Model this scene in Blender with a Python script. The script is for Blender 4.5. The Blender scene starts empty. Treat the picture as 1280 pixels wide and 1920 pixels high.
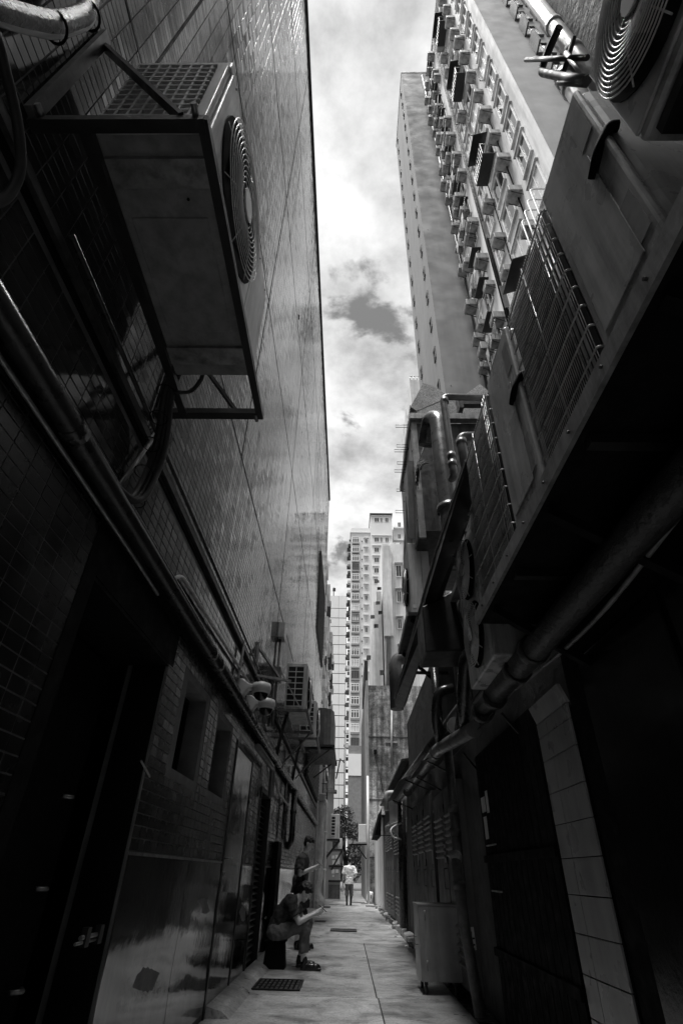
import bpy, math, random
import numpy as np
from mathutils import Vector, Matrix
random.seed(7); rng = np.random.default_rng(7)
scene = bpy.context.scene
COL = scene.collection
# ------------------------------------------------------------------ camera
# calibrated from the vanishing points of the alley (y) and of the verticals (z)
EYE = Vector((0, 0, 1.15))
RM = np.array([[0.99974138, -0.01164747, 0.01953248],
               [0.00929492, -0.57459491, -0.81838517],
               [0.02075538, 0.81835507, -0.57433804]])
FPX = 968.5
cd = bpy.data.cameras.new('camera'); cam = bpy.data.objects.new('camera', cd); COL.objects.link(cam)
cd.sensor_fit = 'VERTICAL'; cd.sensor_height = 36; cd.sensor_width = 24; cd.lens = FPX / 1920 * 36
cd.clip_start = 0.02; cd.clip_end = 2000
cam.matrix_world = Matrix.Translation(EYE) @ Matrix(RM.tolist()).to_4x4()
scene.camera = cam
# ------------------------------------------------------------------ sky, sun, exposure (black and white picture: neutral greys)
SUN_EL, SUN_AZ = math.radians(77), math.radians(-125)          # hazy sun through thin cloud, high, from the left and a little behind
sdir = Vector((math.sin(SUN_AZ) * math.cos(SUN_EL), math.cos(SUN_AZ) * math.cos(SUN_EL), math.sin(SUN_EL)))
world = bpy.data.worlds.new('World'); scene.world = world; world.use_nodes = True
nt = world.node_tree; nt.nodes.clear()
def nd(t, typ, **k):
    n = t.nodes.new(typ)
    for a, b in k.items():
        if a.startswith('i_'):
            kk = a[2:]; kk = int(kk) if kk.isdigit() else kk.replace('_', ' ')
            n.inputs[kk].default_value = b
        else: setattr(n, a, b)
    return n
def ramp(t, fac, stops, interp='EASE'):
    r = t.nodes.new('ShaderNodeValToRGB'); r.color_ramp.interpolation = interp
    e = r.color_ramp.elements
    while len(e) < len(stops): e.new(0.5)
    for el, (p, v) in zip(e, stops): el.position = p; el.color = (v, v, v, 1)
    t.links.new(fac, r.inputs[0]); return r.outputs[0]
sky = nd(nt, 'ShaderNodeTexSky', sky_type='NISHITA', sun_disc=False, sun_elevation=SUN_EL, sun_rotation=SUN_AZ, air_density=1, dust_density=0.6, ozone_density=1)
bw = nd(nt, 'ShaderNodeRGBToBW'); nt.links.new(sky.outputs[0], bw.inputs[0])
tc = nd(nt, 'ShaderNodeTexCoord')
sep = nd(nt, 'ShaderNodeSeparateXYZ'); nt.links.new(tc.outputs['Generated'], sep.inputs[0])
zz = nd(nt, 'ShaderNodeMath', operation='MAXIMUM', i_1=0.0); nt.links.new(sep.outputs[2], zz.inputs[0])
za = nd(nt, 'ShaderNodeMath', operation='ADD', i_1=0.22); nt.links.new(zz.outputs[0], za.inputs[0])
dv = [nd(nt, 'ShaderNodeMath', operation='DIVIDE') for _ in range(2)]
for i in (0, 1):
    nt.links.new(sep.outputs[i], dv[i].inputs[0]); nt.links.new(za.outputs[0], dv[i].inputs[1])
cmb = nd(nt, 'ShaderNodeCombineXYZ', i_2=0.7); nt.links.new(dv[0].outputs[0], cmb.inputs[0]); nt.links.new(dv[1].outputs[0], cmb.inputs[1])
off = nd(nt, 'ShaderNodeVectorMath', operation='ADD'); off.inputs[1].default_value = (0.013, 0.106, 0); nt.links.new(cmb.outputs[0], off.inputs[0])
n1 = nd(nt, 'ShaderNodeTexNoise', i_Scale=4.2, i_Detail=9, i_Roughness=0.58, i_Distortion=0.25); nt.links.new(off.outputs[0], n1.inputs['Vector'])
n2 = nd(nt, 'ShaderNodeTexNoise', i_Scale=4.4, i_Detail=7, i_Roughness=0.62); nt.links.new(cmb.outputs[0], n2.inputs['Vector'])
cf = ramp(nt, n1.outputs[0], [(0.36, 0.0), (0.435, 1.0)])
cs = ramp(nt, n2.outputs[0], [(0.32, 0.42), (0.60, 1.0)], 'LINEAR')
cv = nd(nt, 'ShaderNodeMath', operation='MULTIPLY', i_1=4.0); nt.links.new(cs, cv.inputs[0])
sk = nd(nt, 'ShaderNodeMath', operation='MULTIPLY', i_1=0.5); nt.links.new(bw.outputs[0], sk.inputs[0])
mx = nd(nt, 'ShaderNodeMix', data_type='FLOAT'); nt.links.new(cf, mx.inputs[0]); nt.links.new(sk.outputs[0], mx.inputs[2]); nt.links.new(cv.outputs[0], mx.inputs[3])
bg = nd(nt, 'ShaderNodeBackground', i_Strength=0.1); nt.links.new(mx.outputs[0], bg.inputs[0])
wo = nd(nt, 'ShaderNodeOutputWorld'); nt.links.new(bg.outputs[0], wo.inputs[0])
sd = bpy.data.lights.new('sun', 'SUN'); sd.energy = 3.4; sd.angle = math.radians(28); sd.color = (1, 0.995, 0.985)
sun = bpy.data.objects.new('sun', sd); COL.objects.link(sun)
sun.rotation_euler = sdir.to_track_quat('Z', 'Y').to_euler(); sun.location = (0, 0, 90)
vs = scene.view_settings; vs.view_transform = 'Standard'; vs.look = 'None'; vs.exposure = 1.4; vs.gamma = 1.0; vs.use_curve_mapping = False
scene.cycles.max_bounces = 8; scene.cycles.diffuse_bounces = 5; scene.cycles.glossy_bounces = 5
scene.cycles.sample_clamp_indirect = 6

# ------------------------------------------------------------------ helpers
def W(px, py, X=None, Y=None, Z=None):
    """point of the place seen at a photo pixel, on the given world plane"""
    d = RM @ np.array([(px - 640) / FPX, -(py - 960) / FPX, -1.0])
    for i, v in enumerate((X, Y, Z)):
        if v is not None:
            return EYE + Vector(d.tolist()) * ((v - EYE[i]) / d[i])
V = Vector
ORG = {}
class MB:
    def __init__(s): s.v = []; s.f = []; s.sm = []
    def add(s, vs_, fs, smooth=False):
        o = len(s.v); s.v += [tuple(p) for p in vs_]
        for f in fs: s.f.append(tuple(i + o for i in f)); s.sm.append(smooth)
        return s
    def box(s, x0, x1, y0, y1, z0, z1):
        if x0 > x1: x0, x1 = x1, x0
        if y0 > y1: y0, y1 = y1, y0
        if z0 > z1: z0, z1 = z1, z0
        return s.add([(x0,y0,z0),(x1,y0,z0),(x1,y1,z0),(x0,y1,z0),(x0,y0,z1),(x1,y0,z1),(x1,y1,z1),(x0,y1,z1)],
                     [(0,3,2,1),(4,5,6,7),(0,1,5,4),(1,2,6,5),(2,3,7,6),(3,0,4,7)])
    def obox(s, c, ax, ay, az):            # centre and three half-axis vectors
        c, ax, ay, az = V(c), V(ax), V(ay), V(az)
        P = [c + i*ax + j*ay + k*az for k in (-1,1) for (i,j) in ((-1,-1),(1,-1),(1,1),(-1,1))]
        return s.add(P, [(0,3,2,1),(4,5,6,7),(0,1,5,4),(1,2,6,5),(2,3,7,6),(3,0,4,7)])
    def bar(s, p, q, w, h=None, up=(0,0,1)):
        p, q = V(p), V(q); h = h or w; d = (q - p); L = d.length; d.normalize()
        u = V(up)
        if abs(u.dot(d)) > .95: u = V((1,0,0))
        a = d.cross(u).normalized(); b = a.cross(d)
        return s.obox((p+q)/2, d*L/2, a*w/2, b*h/2)
    def tube(s, pts, r, n=10, caps=True):
        pts = [V(p) for p in pts]; R = r if isinstance(r, (list, tuple)) else [r]*len(pts)
        vv = []; prev = None
        for i, p in enumerate(pts):
            t = (pts[min(i+1, len(pts)-1)] - pts[max(i-1, 0)]).normalized()
            if prev is None:
                a = t.cross(V((0,0,1)));
                if a.length < .05: a = t.cross(V((1,0,0)))
            else: a = prev - t*prev.dot(t)
            a.normalize(); prev = a; b = t.cross(a)
            for k in range(n):
                g = 2*math.pi*k/n; vv.append(p + (a*math.cos(g) + b*math.sin(g))*R[i])
        ff = [(i*n+k, i*n+(k+1)%n, (i+1)*n+(k+1)%n, (i+1)*n+k) for i in range(len(pts)-1) for k in range(n)]
        s.add(vv, ff, True)
        if caps:
            o = len(s.v) - len(vv)
            s.f += [tuple(o+k for k in reversed(range(n))), tuple(o+(len(pts)-1)*n+k for k in range(n))]; s.sm += [False, False]
        return s
    def ring(s, c, ax, R, r, n=28, m=5):
        c, ax = V(c), V(ax).normalized(); a = ax.orthogonal().normalized(); b = ax.cross(a)
        vv = []
        for i in range(n):
            g = 2*math.pi*i/n; d = a*math.cos(g)+b*math.sin(g)
            for k in range(m):
                h = 2*math.pi*k/m; vv.append(c + d*(R + r*math.cos(h)) + ax*r*math.sin(h))
        return s.add(vv, [(i*m+k, ((i+1)%n)*m+k, ((i+1)%n)*m+(k+1)%m, i*m+(k+1)%m) for i in range(n) for k in range(m)], True)
    def disc(s, c, ax, R, t=.01, n=20): 
        ax = V(ax).normalized(); return s.tube([V(c)-ax*t/2, V(c)+ax*t/2], R, n)
    def prism(s, poly, ext):               # polygon of 3D points pushed along a vector
        poly = [V(p) for p in poly]; e = V(ext); n = len(poly)
        nrm = (poly[1]-poly[0]).cross(poly[2]-poly[1])
        if nrm.dot(e) > 0: poly = poly[::-1]
        return s.add(poly + [p+e for p in poly], [tuple(range(n)), tuple(reversed(range(n, 2*n)))] + [((i+1)%n, i, n+i, n+(i+1)%n) for i in range(n)])
    def ball(s, c, r, n=12, m=8):
        c = V(c); r = V(r) if not isinstance(r, (int, float)) else V((r,r,r))
        vv = [c + V((0,0,r.z))]
        for j in range(1, m):
            t = math.pi*j/m
            for i in range(n): g = 2*math.pi*i/n; vv.append(c + V((r.x*math.sin(t)*math.cos(g), r.y*math.sin(t)*math.sin(g), r.z*math.cos(t))))
        vv.append(c - V((0,0,r.z))); L = len(vv)-1
        ff = [(0, 1+i, 1+(i+1)%n) for i in range(n)]
        for j in range(m-2):
            for i in range(n): ff.append((1+j*n+i, 1+(j+1)*n+i, 1+(j+1)*n+(i+1)%n, 1+j*n+(i+1)%n))
        ff += [(L, 1+(m-2)*n+(i+1)%n, 1+(m-2)*n+i) for i in range(n)]
        return s.add(vv, ff, True)
    def mesh(s, name, org=(0,0,0)):
        me = bpy.data.meshes.new(name); o = V(org)
        me.from_pydata([(p[0]-o.x, p[1]-o.y, p[2]-o.z) for p in s.v], [], s.f)
        me.polygons.foreach_set('use_smooth', s.sm); me.update(); return me
    def build(s, name, mat, parent=None, org=None, bevel=0):
        o_ = ORG.get(parent.name, V((0,0,0))) if parent else V(org or s.v[0])
        if parent is None and org is None:
            a = np.array(s.v); o_ = V((a[:,0].mean(), a[:,1].mean(), a[:,2].min()))
        me = s.mesh(name, o_); ob = bpy.data.objects.new(name, me); COL.objects.link(ob)
        me.materials.append(mat)
        if parent: ob.parent = parent
        else: ob.location = o_
        ORG[ob.name] = o_
        if bevel:
            b = ob.modifiers.new('bevel', 'BEVEL'); b.width = bevel; b.segments = 2; b.limit_method = 'ANGLE'; b.angle_limit = 0.7
        return ob
def tag(o, label=None, cat=None, group=None, kind=None):
    if label: o['label'] = label
    if cat: o['category'] = cat
    if group: o['group'] = group
    if kind: o['kind'] = kind
    return o
def thing(name, loc, label, cat, group=None):
    o = bpy.data.objects.new(name, None); COL.objects.link(o); o.location = loc; o.empty_display_size = .1
    ORG[o.name] = V(loc); return tag(o, label, cat, group)
def arc(pts, r=.1, n=5):
    """polyline with rounded corners"""
    pts = [V(p) for p in pts]; out = [pts[0]]
    for a, b, c in zip(pts, pts[1:], pts[2:]):
        d1 = (a-b); d2 = (c-b); rr = min(r, d1.length*.49, d2.length*.49); d1.normalize(); d2.normalize()
        p, q = b+d1*rr, b+d2*rr
        for i in range(n+1):
            t = i/n; out.append(p*(1-t)**2 + b*2*t*(1-t) + q*t*t)
    return out + [pts[-1]]
def copy_tree(o, parent=None):
    c = o.copy(); COL.objects.link(c); c.parent = parent
    for ch in list(o.children): copy_tree(ch, c)
    return c
# ------------------------------------------------------------------ materials (neutral greys)
MATS = {}
def G(name, v, rough=.6, metal=0, var=.25, scale=6, bump=.15, streak=0, spec=.5, island=0, speck=0, bscale=None, coat=0, bdist=.02):
    if name in MATS: return MATS[name]
    m = bpy.data.materials.new(name); m.use_nodes = True; t = m.node_tree; L = t.links.new
    b = t.nodes['Principled BSDF']; b.inputs['Metallic'].default_value = metal; b.inputs['Specular IOR Level'].default_value = spec
    b.inputs['Coat Weight'].default_value = coat; b.inputs['Coat Roughness'].default_value = .05
    tc = nd(t, 'ShaderNodeTexCoord'); co = tc.outputs['Object']
    n = nd(t, 'ShaderNodeTexNoise', i_Scale=scale, i_Detail=6, i_Roughness=.62); L(co, n.inputs['Vector'])
    val = ramp(t, n.outputs[0], [(.3, v*(1-var)), (.7, min(v*(1+var), .95))], 'LINEAR')
    def mul(a, c):
        x = nd(t, 'ShaderNodeMix', data_type='RGBA', blend_type='MULTIPLY'); x.inputs[0].default_value = 1
        L(a, x.inputs[6]); L(c, x.inputs[7]); return x.outputs[2]
    if streak:
        mp = nd(t, 'ShaderNodeMapping'); mp.inputs['Scale'].default_value = (1.9, 1.9, .16); L(co, mp.inputs[0])
        n2 = nd(t, 'ShaderNodeTexNoise', i_Scale=scale*.9, i_Detail=7, i_Roughness=.65); L(mp.outputs[0], n2.inputs['Vector'])
        val = mul(val, ramp(t, n2.outputs[0], [(.36, 1-streak), (.56, 1.0)], 'LINEAR'))
    if speck:
        n3 = nd(t, 'ShaderNodeTexNoise', i_Scale=scale*22, i_Detail=2); L(co, n3.inputs['Vector'])
        val = mul(val, ramp(t, n3.outputs[0], [(.4, 1-speck), (.6, 1.0)], 'LINEAR'))
    if island:
        g = nd(t, 'ShaderNodeNewGeometry')
        val = mul(val, ramp(t, g.outputs['Random Per Island'], [(0, 1-island), (1, 1.0)], 'LINEAR'))
    L(val, b.inputs['Base Color'])
    nr = nd(t, 'ShaderNodeTexNoise', i_Scale=scale*1.7, i_Detail=4); L(co, nr.inputs['Vector'])
    L(ramp(t, nr.outputs[0], [(.3, max(rough*.75, .03)), (.7, min(rough*1.3, 1))], 'LINEAR'), b.inputs['Roughness'])
    if bump:
        nb = nd(t, 'ShaderNodeTexNoise', i_Scale=bscale or scale*5, i_Detail=5, i_Roughness=.6); L(co, nb.inputs['Vector'])
        bp = nd(t, 'ShaderNodeBump', i_Strength=bump, i_Distance=bdist); L(nb.outputs[0], bp.inputs['Height']); L(bp.outputs[0], b.inputs['Normal'])
    MATS[name] = m; return m
tile_m   = G('glazed_tile', .03, .09, var=.15, scale=3, bump=.06, island=.25, bscale=14, bdist=.004)
tile2_m  = G('small_dark_tile', .007, .25, var=.15, scale=3, bump=.08, island=.4, bscale=20, bdist=.004)
grout_m  = G('grout', .12, .85, bump=.2)
groutd_m = G('dark_grout', .03, .85, bump=.2)
steel_m  = G('polished_steel', .22, .10, 1, var=.2, scale=2, bump=.2, bscale=1.4, bdist=.03, streak=.3)
black_m  = G('black_paint_and_shade', .005, .8, var=.3, bump=.1, spec=.1)  # black parts, and the shade laid on the recess sheets
blackg_m = G('black_gloss', .007, .18, var=.2, bump=.05)
dkmet_m  = G('dark_metal', .022, .42, .4, var=.3, bump=.1, streak=.3)
galv_m   = G('galvanised', .30, .38, .7, var=.25, scale=9, bump=.08, streak=.35)
dgalv_m  = G('dark_galvanised', .10, .38, .6, var=.3, scale=7, bump=.08, streak=.45)
acw_m    = G('ac_casing', .55, .38, 0, var=.15, scale=4, bump=.05, streak=.5)
acd_m    = G('ac_casing_grey', .42, .30, 0, var=.2, scale=4, bump=.05, streak=.5)
guard_m  = G('wire_guard', .5, .3, .3, var=.1, bump=0)
fin_m    = G('coil_fins', .012, .6, .2, var=.3, bump=.1)
fan_m    = G('fan_black', .006, .9, var=.2, bump=0, spec=.08)
pipe_m   = G('plastic_pipe', .16, .32, 0, var=.2, scale=5, bump=.05, streak=.35)
pipel_m  = G('pale_pipe', .5, .4, 0, var=.15, scale=5, bump=.05, streak=.35)
piped_m  = G('dark_pipe', .022, .28, 0, var=.3, scale=6, bump=.12, streak=.3)
foam_m   = G('wrapped_insulation', .022, .4, 0, var=.4, scale=10, bump=.6, bscale=30)
rubber_m = G('rubber', .008, .6, bump=.05)
conc_m   = G('concrete', .30, .85, var=.25, scale=1.6, bump=.25, streak=.45)
dconc_m  = G('dark_concrete', .05, .85, var=.3, scale=2.2, bump=.35, streak=.5)
rconc_m  = G('rough_concrete', .34, .9, var=.35, scale=6, bump=1.0, bscale=16, bdist=.06)
stain_m  = G('stained_concrete', .33, .9, var=.75, scale=1.5, bump=.3, streak=.7)
cream_m  = G('pale_render', .56, .8, var=.15, scale=.7, bump=.15, streak=.45)
paler_m  = G('pale_tile', .60, .6, var=.05, scale=.3, bump=.05)
tower_m  = G('tower_concrete', .15, .85, var=.12, scale=.5, bump=.2, streak=.2)
grayw_m  = G('grey_wall', .22, .8, var=.1, scale=.6, bump=.1, streak=.12)
brick_m  = G('dark_brick', .16, .8, var=.2, scale=2, bump=.3)
glass_m  = G('window_glass', .03, .06, 0, var=.4, scale=.8, bump=0, spec=.8)
glassl_m = G('curtained_glass', .42, .2, 0, var=.35, scale=.5, bump=0)
frame_m  = G('window_frame', .66, .5, bump=.05)
dframe_m = G('dark_frame', .06, .5, bump=.05)
terr_m   = G('speckled_render', .34, .7, var=.1, scale=3, bump=.2, speck=.6)
ceram_m  = G('pale_wall_tile', .34, .3, var=.2, scale=2.2, bump=.03, streak=.35, island=.15)
cctv_m   = G('white_plastic', .55, .35, var=.05, bump=.02)
paper_m  = G('paper', .5, .8, var=.25, scale=12, bump=.1)
plast_m  = G('white_bucket', .75, .4, bump=.03)
wood_m   = G('old_wood', .16, .8, var=.4, scale=8, bump=.3)
cab_m    = G('painted_cabinet', .075, .42, 0, var=.35, scale=3, bump=.06, streak=.5)
bin_m    = G('trolley_sheet', .34, .38, .5, var=.15, scale=4, bump=.05, streak=.25)
skin_m   = G('skin', .58, .5, var=.08, bump=.05)
hair_m   = G('hair', .010, .4, var=.4, scale=40, bump=.5)
# ------------------------------------------------------------------ ground
XL, XR = -1.35, 1.45
def ground_mat():
    m = bpy.data.materials.new('alley_concrete'); m.use_nodes = True; t = m.node_tree; L = t.links.new; b = t.nodes['Principled BSDF']
    tc = nd(t, 'ShaderNodeTexCoord'); g = nd(t, 'ShaderNodeNewGeometry'); co = g.outputs['Position']
    n = nd(t, 'ShaderNodeTexNoise', i_Scale=1.7, i_Detail=10, i_Roughness=.72, i_Distortion=.5); L(co, n.inputs['Vector'])
    base = ramp(t, n.outputs[0], [(.30, .08), (.40, .26), (.50, .48), (.62, .64), (.75, .72)], 'LINEAR')
    mp = nd(t, 'ShaderNodeMapping'); mp.inputs['Scale'].default_value = (1.6, 26, 1); L(co, mp.inputs[0])
    n2 = nd(t, 'ShaderNodeTexNoise', i_Scale=2.0, i_Detail=5, i_Roughness=.7); L(mp.outputs[0], n2.inputs['Vector'])
    lines = ramp(t, n2.outputs[0], [(.38, .50), (.54, 1.0)], 'LINEAR')
    n3 = nd(t, 'ShaderNodeTexNoise', i_Scale=38, i_Detail=3); L(co, n3.inputs['Vector'])
    sp = ramp(t, n3.outputs[0], [(.36, .45), (.47, 1.0)], 'LINEAR')
    cur = base
    for o in (lines, sp):
        x = nd(t, 'ShaderNodeMix', data_type='RGBA', blend_type='MULTIPLY'); x.inputs[0].default_value = .8; L(cur, x.inputs[6]); L(o, x.inputs[7]); cur = x.outputs[2]
    rp = nd(t, 'ShaderNodeObjectInfo')
    x = nd(t, 'ShaderNodeMix', data_type='RGBA', blend_type='MULTIPLY'); x.inputs[0].default_value = 1; L(cur, x.inputs[6]); L(ramp(t, rp.outputs['Random'], [(0, .72), (1, 1)], 'LINEAR'), x.inputs[7]); cur = x.outputs[2]
    L(cur, b.inputs['Base Color'])
    n4 = nd(t, 'ShaderNodeTexNoise', i_Scale=2.3, i_Detail=4); L(co, n4.inputs['Vector'])
    L(ramp(t, n4.outputs[0], [(.3, .24), (.6, .46)], 'LINEAR'), b.inputs['Roughness'])
    ad = nd(t, 'ShaderNodeMath', operation='ADD'); L(n2.outputs[0], ad.inputs[0]); L(n3.outputs[0], ad.inputs[1])
    bp = nd(t, 'ShaderNodeBump', i_Strength=.25, i_Distance=.01); L(ad.outputs[0], bp.inputs['Height']); L(bp.outputs[0], b.inputs['Normal'])
    return m
pave_m = ground_mat()
g = MB().add([(-700,-700,-.03),(700,-700,-.03),(700,900,-.03),(-700,900,-.03)], [(0,1,2,3)]).build('ground', G('ground_dirt', .09, .9, scale=1.5, bump=.4), org=(0,0,-.03)); tag(g, 'dark bare ground under the alley paving', None, kind='structure')
pv = MB().box(XL-.25, XR+.25, -22, 60, -.028, -.012).build('alley_paving', groutd_m, org=(0,0,0)); tag(pv, 'worn concrete alley floor between the two buildings', None, kind='structure')
y = -21.0; k = 0
while y < 58:
    L_ = random.uniform(5.5, 10); y1 = min(y + L_, 58.5)
    xs = [XL-.02, .37 + random.uniform(-.02, .02), 1.29] if -3 < y < 9 else [XL-.02, 1.29]
    for a, b in zip(xs, xs[1:]):
        h = random.uniform(-.004, .004)
        MB().box(a+.006, b-.006, y+.006, y1-.006, -.011, h).build('paving_slab', pave_m, pv, bevel=.006)
    y = y1; k += 1
# sloping plinth fillet along the left wall
fl = MB().prism([(XL+.0,6.8,-.004),(XL+.24,6.8,-.004),(XL+.16,6.8,.05),(XL,6.8,.085)], (0,18,0)).build('plinth_fillet', pave_m, pv)
# open gutter strip on the right with broken kerb stones
MB().box(1.30, XR+.2, -21, 58, -.0115, -.009).build('gutter_bed', G('wet_dirt', .03, .25, var=.5, scale=4, bump=.5), pv)
ks = thing('broken_kerb', (1.38, 14, 0), 'row of broken kerb stones and rubble along the right side of the alley', 'kerb')
for i in range(46):
    yy = 9.3 + i*.42 + random.uniform(-.08, .08); xx = 1.37 + random.uniform(-.05, .04)
    sx, sy, sz = random.uniform(.05,.10), random.uniform(.10,.2), random.uniform(.03,.075)
    a = random.uniform(-.3,.3)
    ax = V((math.cos(a)*sx, math.sin(a)*sx, random.uniform(-.02,.02))); ay = V((-math.sin(a)*sy, math.cos(a)*sy, random.uniform(-.02,.02)))
    mb = MB().obox((xx, yy, sz*.7), ax, ay, (random.uniform(-.02,.02), 0, sz))
    mb.v = [(p[0]+random.uniform(-.015,.015), p[1]+random.uniform(-.02,.02), p[2]+random.uniform(-.012,.012)) for p in mb.v]
    mb.build('kerb_stone', pave_m, ks, bevel=.012)
def grating(x0, x1, y0, y1, label, rows=2, n=12):
    t = thing('drain_grating', ((x0+x1)/2, (y0+y1)/2, 0), label, 'drain cover', 'drain covers in the alley floor')
    MB().box(x0, x1, y0, y1, .0045, .0065).build('pit', black_m, t)
    f = MB()
    for (a,b,c,d) in ((x0,x1,y0,y0+.03),(x0,x1,y1-.03,y1),(x0,x0+.03,y0+.031,y1-.031),(x1-.03,x1,y0+.031,y1-.031)): f.box(a,b,c,d,.006,.016)
    f.build('frame', dkmet_m, t)
    w = (x1-x0-.06)/n; hgt = (y1-y0-.06)/rows
    for r in range(rows):
        for i in range(n):
            MB().box(x0+.03+w*(i+.25), x0+.03+w*(i+.8), y0+.035+r*hgt, y0+.03+(r+1)*hgt-.03, .0062, .0145).build('grating_bar', dgalv_m, t)
grating(-1.13, -.55, 8.3, 9.05, 'large cast iron drain grating in front of the seated person', 4, 9)
grating(-.41, .25, 16.3, 17.0, 'small drain grating in the middle of the alley floor', 1, 12)
grating(-1.25, -.7, 26.9, 28.1, 'narrow drain grating by the left plaster column', 1, 10)
grating(-.95, -.62, 19.2, 19.6, 'tiny drain slot beside the standing person', 1, 8)

# ------------------------------------------------------------------ left building: tall tiled wall
LB = thing('tiled_building', (XL-3, 8, 0), 'tall building clad in dark glossy tiles filling the left side', 'building')
TOP, YE = 19.7, 25.2
core = MB()
segs = [(-22, 2.4, 0, 2.75), (3.8, 4.35, 0, 2.75), (5.05, 5.6, 0, 2.75), (6.3, 9.0, 0, 2.75), (10.2, YE, 0, 2.75)]
for a, b, c, d in segs: core.box(XL-.30, XL-.003, a, b, c, d)
for a, b in ((4.35,5.05),(5.6,6.3)):
    core.box(XL-.30, XL-.003, a, b, 0, 1.79); core.box(XL-.30, XL-.003, a, b, 2.47, 2.75)
core.box(XL-.30, XL-.003, 2.4, 3.8, 2.42, 2.75); core.box(XL-.30, XL-.003, 9.0, 10.2, 2.2, 2.75)
core.box(XL-.30, XL-.003, -22, YE, 2.75, TOP)
core.box(XL-6, XL-.30, -22, YE, 2.8, TOP-.05); core.box(XL-6, XL-1.2, -22, YE, 0, 2.8)
wall = core.build('wall', grout_m, LB)
MB().box(XL-.301, XL-.0025, 2.34, 2.4, 0, 2.48).build('recess_shade_lining', black_m, LB)  # black lining puts the deep shade of the recess into colour
MB().box(XL-.85, XL-.001, 2.402, 3.80, 2.395, 2.418).build('recess_shade_soffit', black_m, LB)  # added black sheet, painted shade under the lintel
MB().box(XL-.01, XL+.003, 2.30, 3.90, 2.42, 2.79).build('lintel_shade_panel', black_m, LB)  # black sheet over the wall, shade above the recess as colour
MB().box(XL-.01, XL+.0025, 2.30, 2.42, 0, 2.435).build('door_shade_jamb', black_m, LB)  # shade beside the recess painted as a black strip
MB().box(XL-.6, XL+.05, -22.05, YE+.05, TOP, TOP+.16).build('parapet_coping', dconc_m, LB)
PY, PZ = .135, .068
def tile_field(y0, y1, z0, z1, holes, near=None):
    ys = np.arange(y0, y1-PY*.5, PY); zs = np.arange(z0, z1-PZ*.5, PZ)
    yy, zz_ = np.meshgrid(ys, zs); yy = yy.ravel(); zz_ = zz_.ravel()
    keep = np.ones(len(yy), bool)
    for a,b,c,d in holes: keep &= ~((yy+PY > a) & (yy < b) & (zz_+PZ > c) & (zz_ < d))
    return yy[keep], zz_[keep]
def tile_mesh(yy, zz_, name, mat, par, wob=1.0):
    n = len(yy); g = .0028
    ci = np.round(yy/PY).astype(int); ci -= ci.min(); colr = rng.normal(0, .00042, ci.max()+1)*np.ones(1)
    ty = rng.normal(0, .00025*wob, n) + colr[ci]*wob; tz = rng.normal(0, .0003*wob, n); off = rng.normal(0, .0004*wob, n)
    # broad unevenness of the wall
    ty += .0006*wob*np.sin(zz_*.9 + 2*np.sin(yy*.35)); tz += .0003*wob*np.sin(yy*.8 + zz_*.23)
    y0, y1, z0, z1 = yy+g, yy+PY-g, zz_+g, zz_+PZ-g
    v = np.zeros((n, 8, 3))
    for i, (a, b, sy, sz) in enumerate(((y0,z0,-1,-1),(y1,z0,1,-1),(y1,z1,1,1),(y0,z1,-1,1))):
        v[:, i] = np.stack([np.full(n, XL-.0045), a, b], 1)
        v[:, 4+i] = np.stack([XL + off + sy*ty + sz*tz, a + .0015*(-sy), b + .0015*(-sz)], 1)
    v = v.reshape(-1, 3) - np.array(ORG[par.name])[None]
    q = np.array([(4,5,6,7),(0,1,5,4),(1,2,6,5),(2,3,7,6),(3,0,4,7)])
    f = (q[None] + 8*np.arange(n)[:,None,None]).reshape(-1, 4)
    me = bpy.data.meshes.new(name); me.vertices.add(n*8); me.vertices.foreach_set('co', v.astype(np.float32).ravel())
    me.loops.add(f.size); me.loops.foreach_set('vertex_index', f.astype(np.int32).ravel())
    me.polygons.add(len(f)); me.polygons.foreach_set('loop_start', np.arange(0, f.size, 4, dtype=np.int32)); me.polygons.foreach_set('loop_total', np.full(len(f), 4, dtype=np.int32))
    me.polygons.foreach_set('use_smooth', np.zeros(len(f), dtype=bool)); me.update(calc_edges=True); me.validate(); me.materials.append(mat)
    o = bpy.data.objects.new(name, me); COL.objects.link(o); o.parent = par; ORG[o.name] = ORG[par.name]; return o
joints0 = [(-9, 30, 5.285, 5.325), (-9, 30, 8.53, 8.56), (-9,30,12.0,12.03), (-9,30,15.6,15.63), (9.02,9.05,3.5,TOP), (14.62,14.65,3.5,TOP), (19.9,19.93,3.5,TOP), (-9,30,3.38,3.52), (1.10,1.13,5.3,TOP), (4.77,4.80,5.3,TOP)]
uy, uz = tile_field(-1.2, YE, 2.80, TOP, [(-9,30,3.38,3.52),(19.4,24.5,9.1,12.9)])
for (a,b,c,d) in joints0:
    if c == 3.38: continue
    a, b, d = max(a,-1.2), min(b,YE), min(d,TOP)
    if b-a < 1: b = a + .016
    else: d = c + .016
    MB().box(XL-.004, XL+.0035, a, b, c, d).build('expansion_joint', groutd_m, LB)
holes = [(2.4,3.8,0,2.5),(4.33,5.07,1.77,2.49),(5.58,6.32,1.77,2.49),(6.72,7.95,0,2.45),(8.95,10.25,0,2.25)]
ly, lz = tile_field(.3, YE, 1.245, 2.74, holes)
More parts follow.
